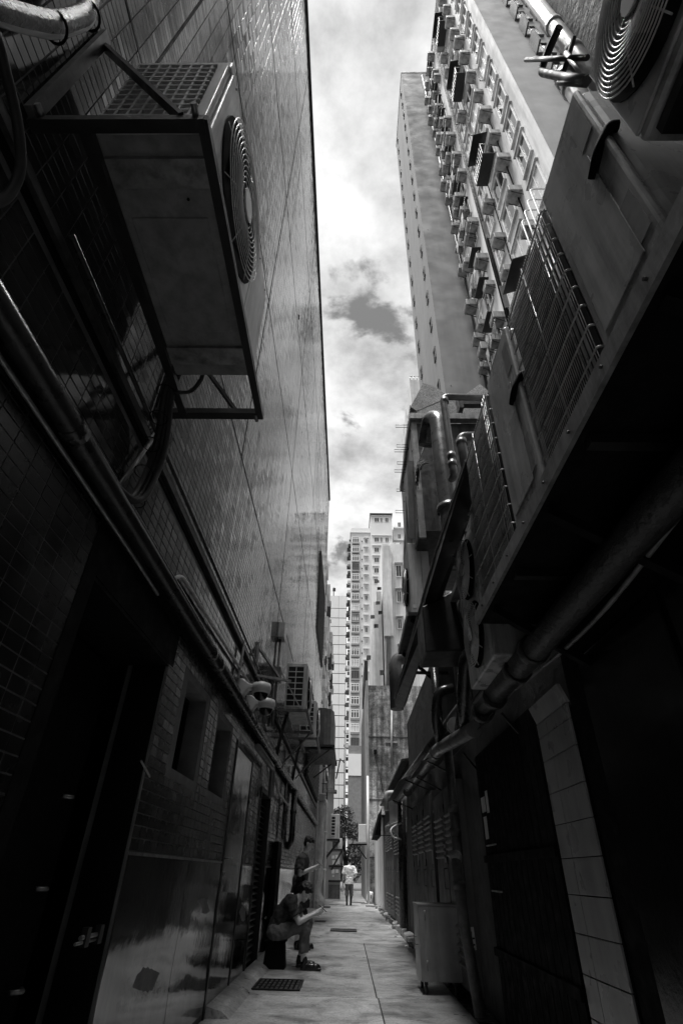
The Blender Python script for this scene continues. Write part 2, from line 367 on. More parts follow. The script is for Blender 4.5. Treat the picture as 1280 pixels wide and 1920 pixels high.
# the largest tiles in the picture stand as objects of their own, the rest is one field
def span(y_, z_):
    p = np.stack([np.full_like(y_, XL), y_, z_ - 1.15], 1); c = p @ RM; d = -c[:,2]
    px = 640 + FPX*c[:,0]/np.maximum(d,.01); py = 960 - FPX*c[:,1]/np.maximum(d,.01)
    return np.where((d > .1) & (px > 0) & (px < 1280) & (py > 0) & (py < 1920), 1/np.maximum(d,.01), 0), px, py
sz_, px_, py_ = span(uy, uz)
hid = (px_ < 30) & (py_ > 300)
order = np.argsort(-(sz_ * ~hid)); own = np.zeros(len(uy), bool); own[order[:210]] = True
tile_mesh(uy[~own], uz[~own], 'tile_field', tile_m, wall)['kind'] = 'stuff'
tm = []
for i in range(6):
    m_ = MB(); a, b, c = random.gauss(0,.0008), random.gauss(0,.0004), .0028
    P = [(-.0045,c,c),(-.0045,PY-c,c),(-.0045,PY-c,PZ-c),(-.0045,c,PZ-c),(-a-b,c+.0015,c+.0015),(a-b,PY-c-.0015,c+.0015),(a+b,PY-c-.0015,PZ-c-.0015),(-a+b,c+.0015,PZ-c-.0015)]
    m_.add(P, [(4,5,6,7),(0,1,5,4),(1,2,6,5),(2,3,7,6),(3,0,4,7)]); me = m_.mesh('tile'); me.materials.append(tile_m)
    me2 = me.copy(); me2.materials[0] = tile2_m; tm.append((me, me2))
def lone_tiles(yy, zz_, which):
    for a, b in zip(yy, zz_):
        o = bpy.data.objects.new('tile', random.choice(tm)[which]); COL.objects.link(o); o.parent = wall
        o.location = V((XL, a, b)) - ORG[wall.name]
lone_tiles(uy[own], uz[own], 0)
s2, px2, py2 = span(ly, lz); near2 = (ly > 3.7)
order = np.argsort(-(s2 * near2)); own2 = np.zeros(len(ly), bool); own2[order[:85]] = True
tile_mesh(ly[~own2], lz[~own2], 'small_tile_field', tile2_m, wall, .8)['kind'] = 'stuff'
lone_tiles(ly[own2], lz[own2], 1)
# ledge rail with its dark shadow strip, trim under it, expansion joint
MB().box(XL-.01, XL+.035, -1.2, 24.9, 3.43, 3.47).build('ledge_rail', dgalv_m, LB)
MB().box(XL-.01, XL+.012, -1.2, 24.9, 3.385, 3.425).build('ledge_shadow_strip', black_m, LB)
MB().box(XL-.015, XL+.008, 1.0, YE, 2.70, 2.80).build('base_trim', black_m, LB)
# dark louvre panel high up near the far end
lp = MB().box(XL-.003, XL+.0, 19.45, 24.45, 9.13, 12.87).build('louvre_panel', black_m, LB)
for i in range(24):
    z = 9.2 + i*.152
    MB().add([(XL+.002,19.5,z),(XL+.06,19.5,z+.03),(XL+.06,24.4,z+.03),(XL+.002,24.4,z),(XL+.002,19.5,z+.02),(XL+.06,19.5,z+.05),(XL+.06,24.4,z+.05),(XL+.002,24.4,z+.02)],
             [(0,3,2,1),(4,5,6,7),(0,1,5,4),(1,2,6,5),(2,3,7,6),(3,0,4,7)]).build('louvre_slat', dkmet_m, lp)
# black recess with its door
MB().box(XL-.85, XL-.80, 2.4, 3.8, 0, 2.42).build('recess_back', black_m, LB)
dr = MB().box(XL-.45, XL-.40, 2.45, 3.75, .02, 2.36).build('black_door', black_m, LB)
for (a,b) in ((3.55,1.5),(3.55,1.05),(3.6,.62)):
    MB().tube([(XL-.36,a-.06,b),(XL-.32,a,b),(XL-.36,a+.06,b)], .012, 8).build('door_latch', galv_m, dr)
MB().box(XL-.26, XL-.02, 3.79, 3.805, 0, 2.4).build('recess_shade_jamb', black_m, LB)  # jamb blackened to hold the recess shade
pd = thing('padlock_bolt', (XL+.02, 3.6, .85), 'small steel padlock hanging on a bolt by the black recess', 'padlock')
MB().tube([(XL+.012,3.35,.86),(XL+.012,3.62,.86)], .011, 8).build('bolt_bar', galv_m, pd)
MB().tube([(XL+.012,3.3,.84),(XL+.012,3.6,.84)], .008, 8).build('hasp', galv_m, pd)
for y_ in (3.38, 3.55): MB().box(XL+.0, XL+.03, y_, y_+.05, .82, .9).build('bracket', dkmet_m, pd)
hk = thing('door_stay', (XL+.02, 3.8, 1.55), 'small hanging metal stay beside the small dark tiles', 'door stay')
MB().tube([(XL+.02,3.62,1.72),(XL+.02,3.84,1.66)], .007, 6).build('stay_rod', galv_m, hk)
MB().box(XL+.012, XL+.02, 3.72, 3.735, 1.52, 1.67).build('hanging_hasp', galv_m, hk)
# steel dado sheets, each with a bright top trim
for i, (a, b) in enumerate(((3.81,5.3),(5.305,6.72),(7.97,8.95),(10.3,13.4),(13.41,17.0),(17.01,20.6),(20.61,25.1))):
    sh = MB(); ny, nz = 14, 12
    for j in range(nz+1):
        for q in range(ny+1):
            yy = a+.003 + (b-a-.006)*q/ny; zq = .05 + 1.17*j/nz
            sh.v.append((XL + .002 + .004*math.sin(yy*3.1+j*.5)*math.sin(math.pi*q/ny)*math.sin(math.pi*j/nz) + .0035*math.sin(j*1.3+yy), yy, zq))
    for j in range(nz):
        for q in range(ny): sh.f.append((j*(ny+1)+q, j*(ny+1)+q+1, (j+1)*(ny+1)+q+1, (j+1)*(ny+1)+q)); sh.sm.append(True)
    sh.build('steel_sheet', steel_m, LB)
    MB().box(XL-.01, XL+.006, a, b, 1.222, 1.24).build('steel_trim', galv_m, LB)
# two dark windows
for a, b in ((4.35,5.05),(5.6,6.3)):
    w = MB().box(XL-.24, XL-.22, a, b, 1.79, 2.47).build('window', glass_m, LB)
    f = MB()
    for c in ((a,b,1.79,1.83),(a,b,2.43,2.47),(a,a+.04,1.83,2.43),(b-.04,b,1.83,2.43)): f.box(XL-.219, XL-.17, *c[:2], *c[2:])
    f.build('frame', black_m, w)
# flush steel door
dr = MB().box(XL-.03, XL+.004, 6.76, 7.92, .03, 2.40).build('steel_door', steel_m, LB, bevel=.004)
MB().box(XL-.02, XL+.012, 6.70, 6.75, 0, 2.46).box(XL-.02, XL+.012, 7.93, 7.98, 0, 2.46).box(XL-.02, XL+.012, 6.75, 7.93, 2.41, 2.46).build('door_frame', dkmet_m, LB)
MB().tube(arc([(XL+.005,6.86,1.27),(XL+.06,6.86,1.27),(XL+.06,7.0,1.27)], .02), .009, 8).build('handle', galv_m, dr)
MB().disc((XL+.01,6.86,1.13), (1,0,0), .02, .02).build('lock', galv_m, dr)
# louvre door in a dark frame
lv = MB().box(XL-.16, XL-.13, 9.05, 10.15, .05, 2.18).build('louvre_door', black_m, LB)
for i in range(26):
    z = .12 + i*.078
    MB().add([(XL-.12,9.1,z),(XL-.06,9.1,z-.03),(XL-.06,10.1,z-.03),(XL-.12,10.1,z),(XL-.12,9.1,z+.012),(XL-.06,9.1,z-.018),(XL-.06,10.1,z-.018),(XL-.12,10.1,z+.012)],
             [(0,3,2,1),(4,5,6,7),(0,1,5,4),(1,2,6,5),(2,3,7,6),(3,0,4,7)]).build('louvre_slat', dgalv_m, lv)
MB().box(XL-.13, XL+.015, 9.0, 9.05, 0, 2.24).box(XL-.13, XL+.015, 10.15, 10.2, 0, 2.24).box(XL-.13, XL+.015, 9.05, 10.15, 2.185, 2.24).build('door_frame', dkmet_m, LB)
bp = MB().box(XL+.01, XL+.10, 11.1, 11.7, .02, 1.62).build('black_panel', black_m, LB, bevel=.01)
lsc = MB().box(XL+.01, XL+.06, 17.6, 24.8, 3.6, 6.3).build('louvre_screen', black_m, LB)
for i in range(20):
    MB().box(XL+.06, XL+.11, 17.65, 24.75, 3.68+i*.13, 3.73+i*.13).build('louvre_slat', dkmet_m, lsc)
MB().disc((XL+.0045, 4.0*1.9, 12.3), (1,0,0), .06, .02).build('vent_hole', black_m, LB)
# ------------------------------------------------------------------ far and high buildings
def wingrid(par, plane, pos, wins, frame=.07, dep=.12, gm=None, fm=None, mull=1):
    """windows set in a wall: plane 'x' or 'y', outward towards -axis; wins = (a0,a1,z0,z1)"""
    for (a0, a1, z0, z1) in wins:
        def bx(mb, a, b, c, d, o0, o1):
            return mb.box(pos+o0, pos+o1, a, b, c, d) if plane == 'x' else mb.box(a, b, pos+o0, pos+o1, c, d)
        w = bx(MB(), a0, a1, z0, z1, -.012, .05).build('window', gm or glass_m, par)
        f = MB()
        for (a,b,c,d) in ((a0,a1,z0,z0+frame),(a0,a1,z1-frame,z1),(a0,a0+frame,z0+frame,z1-frame),(a1-frame,a1,z0+frame,z1-frame)): bx(f, a,b,c,d, -.07, -.013)
        for i in range(mull):
            m = a0 + (a1-a0)*(i+1)/(mull+1); bx(f, m-frame*.35, m+frame*.35, z0+frame, z1-frame, -.06, -.013)
        f.build('frame', fm or frame_m, w)
# --- slab tower at the right
XF = 7.0
TY = XF*2.6; TX = TY/3.84; TD = TX*5.28; TH = TX*14.76 + 1.15
T = thing('concrete_tower', (TX+1, TY, 0), 'plain grey concrete slab tower with small square windows on its side', 'tower')
MB().box(TX, XF+.6, TY, TD, 0, TH).build('wall', tower_m, T)
MB().box(TX-.05, XF+.65, TY-.05, TD+.05, TH, TH+.25).build('coping', cream_m, T)
for i in range(23):
    z = 5.6 + i*.6*TX
    if z > TH-2: break
    wingrid(T, 'x', TX, [(TY*1.05, TY*1.05+.5, z, z+.95)], frame=.05, mull=0, fm=dframe_m)
    wingrid(T, 'x', TX, [(TD-1.5, TD-1.0, z+.9, z+1.8)], frame=.05, mull=0, fm=dframe_m)
for zz0 in (22, 38, 54): MB().box(TX+.3, TX+.34, TY-.02, TY-.001, zz0, zz0+.04).build('wall_fitting', dkmet_m, T)
MB().tube([(XF-.15, TY-.06, 0), (XF-.15, TY-.06, TH-1)], .05, 8).build('riser_pipe', dkmet_m, T)
# --- bright housing block with air conditioners
CY = XF*1.12; FH = 9.02*XF + 1.15; FL = 3.0
H = thing('housing_block', (XF+3, CY+4, 0), 'bright rendered housing block with rows of windows and window air conditioners', 'building')
MB().box(XF, XF+9, CY, TD+6, 0, FH).build('wall', cream_m, H)
MB().box(XF+.02, XF+9, CY-.012, CY-.002, 0, FH-.1).build('end_wall_shade', grayw_m, H)  # thin skin, end wall's shade put into a darker grey
MB().box(XF-.12, XF+9.1, CY-.15, TD+6, FH, FH+.3).build('roof_edge', cream_m, H)
for yp, r in ((14.0,.055),(14.16,.045),(13.84,.03),(10.35,.035),(12.35,.03)):
    MB().tube([(XF-.09, yp, 0), (XF-.09, yp, FH-.6)], r, 8).build('riser_pipe', black_m, H)
nf = int(FH/FL)
first_ac = None
ORD = ['topmost','second','third','fourth','fifth','sixth','seventh','eighth','ninth','tenth','eleventh','twelfth','thirteenth','fourteenth','fifteenth','sixteenth','seventeenth']
def wall_ac(loc, col, row, s=1.0):
    global first_ac
    lab = 'air conditioner on the housing block, %s, %s floor from the roof' % (col, ORD[row])
    if first_ac is None:
        t = thing('window_air_conditioner', (0,0,0), lab, 'air conditioner', 'window air conditioners on the housing block')
        MB().box(-.62, .05, -.36, .36, 0, .50).build('casing', G('old_ac_casing', .3, .5, var=.3, scale=2, streak=.5), t, bevel=.015)
        MB().box(-.628, -.621, -.31, .31, .06, .44).build('rear_grille', dkmet_m, t)
        mb = MB()
        for i in range(6): mb.box(-.64, -.629, -.30, .30, .09+i*.06, .105+i*.06)
        mb.build('louvre_slats', acw_m, t)['kind'] = 'stuff'
        MB().bar((.05,-.28,-.32),(-.5,-.28,-.012), .03).build('support_arm', dkmet_m, t)
        MB().bar((.05,.28,-.32),(-.5,.28,-.012), .03).build('support_arm', dkmet_m, t)
        first_ac = t; t.location = loc; return t
    c = copy_tree(first_ac); c.location = loc; c.scale = (s, s, s); c['label'] = lab; return c
for f in range(nf-1):
    z = 3.3 + f*FL
    if z < 17: continue
    wl = [(CY+.75, CY+1.75, z+.5, z+2.5), (CY+3.0, CY+4.3, z+.5, z+2.4), (CY+5.0, CY+5.75, z+.6, z+2.3)]
    wingrid(H, 'x', XF, wl, frame=.06, mull=1, gm=random.choice([glass_m, glass_m, glassl_m]))
    for (a,b,c,d) in wl:
        MB().box(XF-.14, XF-.001, a-.1, b+.1, d+.08, d+.16).build('window_hood', cream_m, H)
        MB().box(XF-.12, XF-.001, a-.05, b+.05, c-.08, c).build('window_sill', cream_m, H)
        if random.random() < .2: MB().box(XF-.30, XF-.08, b+.02, b+.06, c, d).build('open_casement', dframe_m, H)
    row = nf-2-f
    wall_ac((XF-.02, CY+2.42 + random.uniform(-.1,.1), z+.45+random.uniform(-.1,.2)), 'corner column', row, s=random.uniform(.75,.95))
    if f % 2 == 0 or random.random() < .5: wall_ac((XF-.02, CY+4.75, z+1.2+random.uniform(-.2,.3)), 'second column', row, s=.85)
    if f % 4 == 1:                       # caged balcony
        a, b = CY+2.9, CY+4.4
        t = thing('caged_balcony', (XF-.4, (a+b)/2, z), 'dark window cage with slanting awning on the housing block, %s floor from the roof' % ORD[nf-2-f], 'window cage', 'window cages on the housing block')
        MB().box(XF-.75, XF-.16, a, b, z+.1, z+.16).build('cage_floor', dkmet_m, t)
        MB().add([(XF-.16,a,z+2.75),(XF-.95,a,z+2.35),(XF-.95,b,z+2.35),(XF-.16,b,z+2.75),(XF-.16,a,z+2.80),(XF-.95,a,z+2.40),(XF-.95,b,z+2.40),(XF-.16,b,z+2.80)],[(0,1,2,3),(7,6,5,4),(0,4,5,1),(1,5,6,2),(2,6,7,3),(3,7,4,0)]).build('awning', dkmet_m, t)
        for i in range(9): MB().tube([(XF-.74,a+.04+i*(b-a-.08)/8,z+.16),(XF-.74,a+.04+i*(b-a-.08)/8,z+1.25)], .012, 5, False).build('cage_bar', galv_m, t)
        MB().tube([(XF-.2,a+.02,z+1.25),(XF-.75,a+.02,z+1.25),(XF-.75,b-.02,z+1.25),(XF-.2,b-.02,z+1.25)], .018, 5).build('cage_rail', galv_m, t)
    # cluttered strip next to the tower
    for ci, yq in enumerate((14.75, 15.7, 16.7, 17.6)):
        if random.random() < .85: wall_ac((XF-.02, yq+random.uniform(-.15,.15), z+random.uniform(.2,1.6)), ['first past the pipes','second past the pipes','third past the pipes','beside the tower'][ci], row, s=random.uniform(.7,1.05))
    MB().box(XF-.5, XF-.001, 15.1, 16.3, z+2.5, z+2.56).build('window_hood', dkmet_m, H)
    wingrid(H, 'x', XF, [(15.1,16.2,z+.6,z+2.2),(16.9,17.8,z+.6,z+2.2)], frame=.06)
    MB().tube([(XF-.5,14.4,z+.9),(XF-.5,17.8,z+.9)], .02, 5).build('drying_rail', galv_m, H)
    if f % 2 == 0:
        t = thing('laundry_row', (XF-.5, 15.4, z), 'hanging laundry outside the housing block, %s floor from the roof' % ORD[nf-2-f], 'laundry', 'laundry hung outside the housing block')
        for q_ in range(random.randint(3,5)):
            yy = 14.6 + q_*.62 + random.uniform(-.1,.1); hh = random.uniform(.4,.8)
            MB().add([(XF-.5,yy,z+.88),(XF-.5,yy+.4,z+.88),(XF-.47,yy+.43,z+.88-hh),(XF-.53,yy-.02,z+.88-hh*.95),(XF-.52,yy,z+.88),(XF-.52,yy+.4,z+.88),(XF-.49,yy+.43,z+.88-hh),(XF-.55,yy-.02,z+.88-hh*.95)],[(0,1,2,3),(7,6,5,4),(0,4,5,1),(1,5,6,2),(2,6,7,3),(3,7,4,0)]).build('garment', random.choice([paper_m, cream_m, dconc_m, grayw_m]), t)
    # end wall windows with tall side hoods
    x0 = XF + 1.75
    wingrid(H, 'y', CY-.013, [(x0, x0+.75, z+.5, z+2.2), (x0+1.15, x0+1.9, z+.5, z+2.2)], frame=.06, fm=dframe_m)
    MB().box(x0-.12, x0-.04, CY-.60, CY-.02, z+.45, z+2.3).build('side_hood', dgalv_m, H)
    MB().box(x0+1.03, x0+1.11, CY-.60, CY-.02, z+.45, z+2.3).build('side_hood', dgalv_m, H)
    MB().box(x0-.02, x0+.85, CY-.14, CY-.02, z+.36, z+.44).build('window_sill', dframe_m, H)
# --- white railed terrace corner and wire gate low on the block
tr = thing('terrace_railing', (XF-.3, CY+1.4, 18), 'curved white tube railing on the housing block by the near condenser', 'railing')
for i in range(4):
    yy = CY+.55+i*.35
    MB().tube(arc([(XF-.02,yy,21.0),(XF-.9,yy,21.0),(XF-.9,yy,18.4),(XF-.02,yy,18.4)], .25), .028, 6).build('rail_hoop', frame_m, tr)
# --- near right building, rough concrete corner
NB = thing('rough_concrete_building', (3, -3, 0), 'rough concrete corner of the near right building behind the condenser pipes', 'building')
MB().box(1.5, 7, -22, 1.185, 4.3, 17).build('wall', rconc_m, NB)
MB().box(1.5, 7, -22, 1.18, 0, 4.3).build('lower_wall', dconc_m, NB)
# low right wall strip
RW = thing('low_right_building', (3, 8, 0), 'dark low service building along the right side of the alley', 'building')
MB().box(1.5, 6.2, 1.19, 6.55, 0, 4.6).build('wall', dconc_m, RW)
MB().box(1.5, 6.2, 6.56, 14.2, 0, 4.4).build('rear_wall', dconc_m, RW)
# --- stained concrete building
def stain_mat():
    m = bpy.data.materials.new('mouldy_concrete'); m.use_nodes = True; t = m.node_tree; L = t.links.new; b = t.nodes['Principled BSDF']; b.inputs['Roughness'].default_value = .9
    co = nd(t, 'ShaderNodeNewGeometry').outputs['Position']; cur = None
    for sc_, scale, lo, hi, dark in (((1,1,.35),1.1,.40,.58,.30), ((1,1,1),4.5,.40,.60,.45), ((2.2,2.2,.12),1.6,.42,.56,.45), ((1,1,1),16,.42,.55,.65), ((.15,.15,1.2),.9,.46,.56,.55)):
        mp = nd(t, 'ShaderNodeMapping'); mp.inputs['Scale'].default_value = sc_; L(co, mp.inputs[0])
        n = nd(t, 'ShaderNodeTexNoise', i_Scale=scale, i_Detail=8, i_Roughness=.68); L(mp.outputs[0], n.inputs['Vector'])
        o = ramp(t, n.outputs[0], [(lo, dark), (hi, 1.0)], 'LINEAR')
        if cur is None: cur = o
        else:
            x = nd(t, 'ShaderNodeMix', data_type='RGBA', blend_type='MULTIPLY'); x.inputs[0].default_value = 1; L(cur, x.inputs[6]); L(o, x.inputs[7]); cur = x.outputs[2]
    x = nd(t, 'ShaderNodeMix', data_type='RGBA', blend_type='MULTIPLY'); x.inputs[0].default_value = 1; L(cur, x.inputs[6]); x.inputs[7].default_value = (.9,.9,.9,1); L(x.outputs[2], b.inputs['Base Color'])
    bp = nd(t, 'ShaderNodeBump', i_Strength=.4, i_Distance=.03); L(cur, bp.inputs['Height']); L(bp.outputs[0], b.inputs['Normal']); return m
mould_m = stain_mat()
P0 = W(690,1285,Y=33); SB = thing('stained_building', (2.5, 35, 0), 'low building with heavily stained bare concrete end wall at the alley end', 'building')
MB().box(P0.x, 6.5, 33, 46, 0, P0.z).build('wall', mould_m, SB)
MB().box(P0.x-.16, P0.x-.001, 33.0, 46, 0, P0.z+.3).build('side_pilaster', conc_m, SB)
for zz0 in (1.9, 4.6, 7.9): MB().box(P0.x-.01, 6.4, 32.985, 32.999, zz0, zz0+.05).build('floor_joint', dconc_m, SB)
MB().box(P0.x-.22, P0.x+.0, 33.4, 40, P0.z+.31, W(685,1235,Y=33).z).build('parapet_plate', dkmet_m, SB)
q = W(703,1410,Y=33); MB().box(q.x-.09, q.x+.09, 32.93, 32.999, q.z-.12, q.z+.12).build('pipe_stub', black_m, SB)
MB().tube([q + V((0,-.02,-.3)), W(720,1490,Y=32.97)], .012, 5).build('hanging_cable', black_m, SB)
MB().tube([W(734,1330,Y=32.95), W(734,1440,Y=32.95)], .06, 8).build('downpipe', conc_m, SB)
MB().box(W(722,1410,Y=33).x, W(745,1410,Y=33).x, 32.95, 32.998, W(730,1393,Y=33).z, W(730,1390,Y=33).z).build('ledge', conc_m, SB)
# --- old building with pipes and awnings
OY = 52
a, b = W(715,1020,Y=OY), W(790,1020,Y=OY); OB = thing('old_tenement', (5, OY+6, 0), 'old pale tenement with drainpipes and torn black awnings behind the stained wall', 'building')
MB().box(a.x, 14, OY, OY+14, 0, a.z).build('wall', cream_m, OB)
pz = W(724,1000,Y=OY); MB().box(a.x-.0, a.x+.95, OY-.5, OY-.001, W(715,1195,Y=OY).z, W(715,1027,Y=OY).z).build('chimney_breast', cream_m, OB)
MB().box(W(731,1015,Y=OY).x, W(750,1015,Y=OY).x, OY+.5, OY+3, a.z, W(740,1013,Y=OY).z).build('roof_hut', cream_m, OB)
for px_ in (728, 731.5, 734): MB().tube([W(px_,1060,Y=OY-.15)+V((0,0,2)), W(px_-3,1290,Y=OY-.15)], .09, 6).build('drainpipe', conc_m, OB)
for (x0,x1,y0,y1) in ((742,752,1060,1082),(744,752,1108,1130),(745,753,1160,1180),(748,762,1212,1228)):
    A, B_ = W(x0,y1,Y=OY), W(x1,y0,Y=OY)
    wingrid(OB, 'y', OY, [(A.x, B_.x, A.z, B_.z)], frame=.08)
    MB().box(A.x-.15, B_.x+.15, OY-.5, OY-.001, B_.z+.1, B_.z+.2).build('window_hood', cream_m, OB)
sw = thing('stepped_wing', (2.6, OY+4, 0), 'stepped pale wing with black torn awnings on the old tenement', 'building')
for (x0,x1,yt) in ((697,706,1185),(700,711,1130),(705,714,1112),(699,715,1165)):
    A, B_ = W(x0,1330,Y=OY+1), W(x1,yt,Y=OY+1)
    MB().box(W(x0,yt,Y=OY+1).x, B_.x, OY+1-random.uniform(0,.6), OY+9, 0, B_.z).build('wing_block', cream_m, sw)
for i, (x_, y_) in enumerate(((703,1092),(707,1105),(704.5,1132),(709,1150),(694.5,1158),(701,1175),(687,1234),(712,1262))):
    p = W(x_, y_, Y=OY-.4)
    MB().add([(p.x,OY-.3,p.z+.3),(p.x+.45,OY-.3,p.z+.3),(p.x+.4,OY-1.1,p.z-.4),(p.x-.05,OY-1.1,p.z-.45),(p.x,OY-.3,p.z+.34),(p.x+.45,OY-.3,p.z+.34),(p.x+.4,OY-1.1,p.z-.36),(p.x-.05,OY-1.1,p.z-.41)],
             [(0,1,2,3),(7,6,5,4),(0,4,5,1),(1,5,6,2),(2,6,7,3),(3,7,4,0)]).build('torn_awning', black_m, sw)
# --- apartment tower with stacked bay windows
AY = 115.0
def AX(px, py=1200): return W(px, py, Y=AY).x
A0, A1, A2 = W(658,990,Y=AY), W(694,990,Y=AY), W(733,965,Y=AY)
AP = thing('apartment_tower', (4, AY+8, 0), 'pale apartment tower with a column of stacked bay windows at the alley end', 'building')
zb = W(668,1402,Y=AY).z
MB().box(A0.x, A1.x, AY, AY+14, zb, A0.z).build('wing_wall', paler_m, AP)
MB().box(A0.x-.25, A1.x, AY-.3, AY+14, A0.z-1.6, A0.z-1.3).build('cornice', paler_m, AP)
MB().box(A1.x+.01, A2.x, AY-1.2, AY+14, 0, A2.z-1.0).build('centre_wall', paler_m, AP)
MB().box(A1.x-.2, A2.x+.2, AY-1.7, AY+14, A2.z-.99, A2.z-.7).build('roof', dgalv_m, AP)
MB().box(A1.x+.4, A2.x-.6, AY+.5, AY+6, A2.z-.69, A2.z-.1).build('roof_hut', paler_m, AP)
R0 = W(742,985,Y=AY); MB().box(A2.x+.4, A2.x+9, AY+2, AY+14, 0, R0.z).build('right_wing', paler_m, AP)
pod = MB().box(A0.x-.02, A1.x+1, AY-2.5, AY+12, W(668,1458,Y=AY).z, zb-1.6).build('podium', paler_m, AP)
MB().box(A0.x, A1.x+1, AY-2.2, AY+12, zb-1.59, zb-.01).build('podium_band', brick_m, AP)
MB().box(A0.x+.0, A1.x+1, AY-2.4, AY+12, 0, W(668,1459,Y=AY).z).build('brick_base', brick_m, AP)
bay_px = [1014,1031,1048,1065,1083,1101,1120,1140,1159,1180,1201,1223,1244,1266,1290,1314,1339,1365,1392]
for i, py in enumerate(bay_px):
    c = W(666.5 - (py-1014)*.004, py, Y=AY); w, h = .82, 1.0
    MB().box(c.x-w-.12, c.x+w+.12, AY-.7, AY-.001, c.z-h-.3, c.z-h+.08).build('bay_sill', grayw_m, AP)
    bw_ = MB().box(c.x-w, c.x+w, AY-.6, AY-.001, c.z-h+.081, c.z+h-.2).build('bay_window', random.choice([glass_m, glass_m, glassl_m, cream_m]), AP)
    f = MB()
    for xx in (-w, -w/3, w/3, w): f.box(c.x+xx-.07, c.x+xx+.07, AY-.68, AY-.601, c.z-h+.2, c.z+h-.35)
    f.box(c.x-w-.07, c.x+w+.07, AY-.69, AY-.601, c.z+h-.35, c.z+h-.2); f.box(c.x-w-.07, c.x+w+.07, AY-.69, AY-.601, c.z-h+.08, c.z-h+.2)
    f.box(c.x-w-.07, c.x+w+.07, AY-.67, AY-.601, c.z+.25, c.z+.37)
    f.build('frame', frame_m if i % 5 != 3 else dframe_m, bw_)
    # side window and little hoods right of the bays, only above the old tenement
    if py < 1290:
        xw = W(683.5, py, Y=AY).x
        wingrid(AP, 'y', AY, [(xw, xw+.75, c.z-.75, c.z+.6)], frame=.09, gm=glassl_m if i % 3 else glass_m)
        MB().box(xw-.3, xw+1.0, AY-.45, AY-.001, c.z+.75, c.z+.9).build('window_hood', paler_m, AP)
        xv = W(678.5, py, Y=AY).x; MB().box(xv-.12, xv+.12, AY-.2, AY-.001, c.z-.3, c.z-.02).build('vent', dframe_m, AP)
    # balconies and machines along the left flank
    MB().box(A0.x-.75, A0.x-.001, AY+1.5, AY+2.6, c.z-.7, c.z-.05).build('flank_machine', random.choice([acw_m, dgalv_m, dconc_m]), AP)
    MB().box(A0.x-1.0, A0.x-.001, AY+4, AY+6, c.z+.2, c.z+.3).build('flank_hood', dconc_m, AP)
    MB().box(A0.x-.45, A0.x-.001, AY+.5, AY+.9, c.z+.3, c.z+.7).build('flank_bracket', dconc_m, AP)
for py in (975,1012,1031,1050,1070,1090):
    c = W(712, py, Y=AY-1.2); h = .75
    for (u,v_) in ((-1.5,-.2),(.0,.7),(1.3,2.3)):
        if py > 1020 and u > -1.0: continue
        wingrid(AP, 'y', AY-1.2, [(c.x+u, c.x+v_, c.z-h, c.z+h)], frame=.1, gm=glass_m)
    MB().box(A1.x+.3, A2.x-.3, AY-1.5, AY-1.201, c.z+h+.4, c.z+h+.55).build('floor_band', paler_m, AP)
for py in (984, 1006, 1022):
    c = W(745, py, Y=AY+2); wingrid(AP, 'y', AY+2, [(c.x, c.x+.9, c.z-.8, c.z+.8)], frame=.1)
    MB().box(c.x-1.2, c.x+2, AY+1.4, AY+1.99, c.z-1.5, c.z-1.1).build('balcony', paler_m, AP)
# --- pale panel building, left of the tower
PYY = 128.0
B0, B1 = W(608,1117,Y=PYY), W(654,1117,Y=PYY)
PB = thing('pale_panel_building', (B1.x-4, PYY+5, 0), 'plain pale panelled building with fine horizontal joints left of the apartment tower', 'building')
pcore = MB().box(B0.x-3, B1.x-.55, PYY, PYY+14, 0, B0.z).build('wall', dconc_m, PB)
prev = B0.z
for py in (1141,1159,1175,1192,1209,1227,1245,1263,1282,1301,1322,1342,1362,1383,1404,1426,1449,1472,1497,1522,1550):
    z = W(635, py, Y=PYY).z; mid = W(634.5, py, Y=PYY).x
    for (xa, xb) in ((B0.x-3, mid), (mid, B1.x-.55)):
        MB().box(xa+.03, xb-.03, PYY-.12, PYY-.001, z+.09, prev-.09).build('wall_panel', paler_m, PB)
    MB().box(B1.x-.5, B1.x+.75, PYY+1.2, PYY+2.0, z+.3, z+.95).build('flank_machine', random.choice([acw_m, dconc_m]), PB)
    MB().box(B1.x-.5, B1.x+.5, PYY+.1, PYY+.5, z+1.1, z+1.3).build('flank_bracket', acw_m, PB)
    prev = z
MB().tube([(B1.x-.3,PYY-.2,0),(B1.x-.3,PYY-.2,B1.z-2)], .16, 6).build('downpipe', frame_m, PB)
an = W(625,1110,Y=PYY); MB().tube([(an.x,PYY+2,B0.z),(an.x,PYY+2,an.z+2.6)], .12, 5).build('mast', dkmet_m, PB)
MB().box(an.x-.3, an.x+.5, PYY+1.9, PYY+2.1, an.z+1.2, an.z+2.2).build('mast_box', dkmet_m, PB)
# --- far left block seen along its flank, thick with machines and balconies
FX = -2.25
FB = thing('far_left_block', (FX-4, 50, 0), 'pale block with a cluttered balcony flank beyond the tiled building', 'building')
ft = W(612,1068,X=FX)
MB().box(FX-7, FX, 34, 66, 0, ft.z).build('wall', paler_m, FB)
for fl_ in range(9):
    z = 1.6 + fl_*2.75
    if z > ft.z-2: break
    for j in range(9):
        y0 = 35 + j*3.45
        MB().box(FX+.001, FX+random.uniform(.15,.42), y0, y0+random.uniform(.6,1.4), z+random.uniform(0,.9), z+random.uniform(1.2,1.9)).build(random.choice(['flank_machine','flank_balcony']), random.choice([acw_m, paler_m, cream_m, dconc_m]), FB)
        MB().box(FX+.001, FX+.25, y0+1.6, y0+2.6, z+2.0, z+2.07).build('window_hood', paler_m, FB)
        MB().box(FX+.001, FX+.02, y0+1.7, y0+2.5, z+.6, z+1.9).build('window', glass_m, FB)
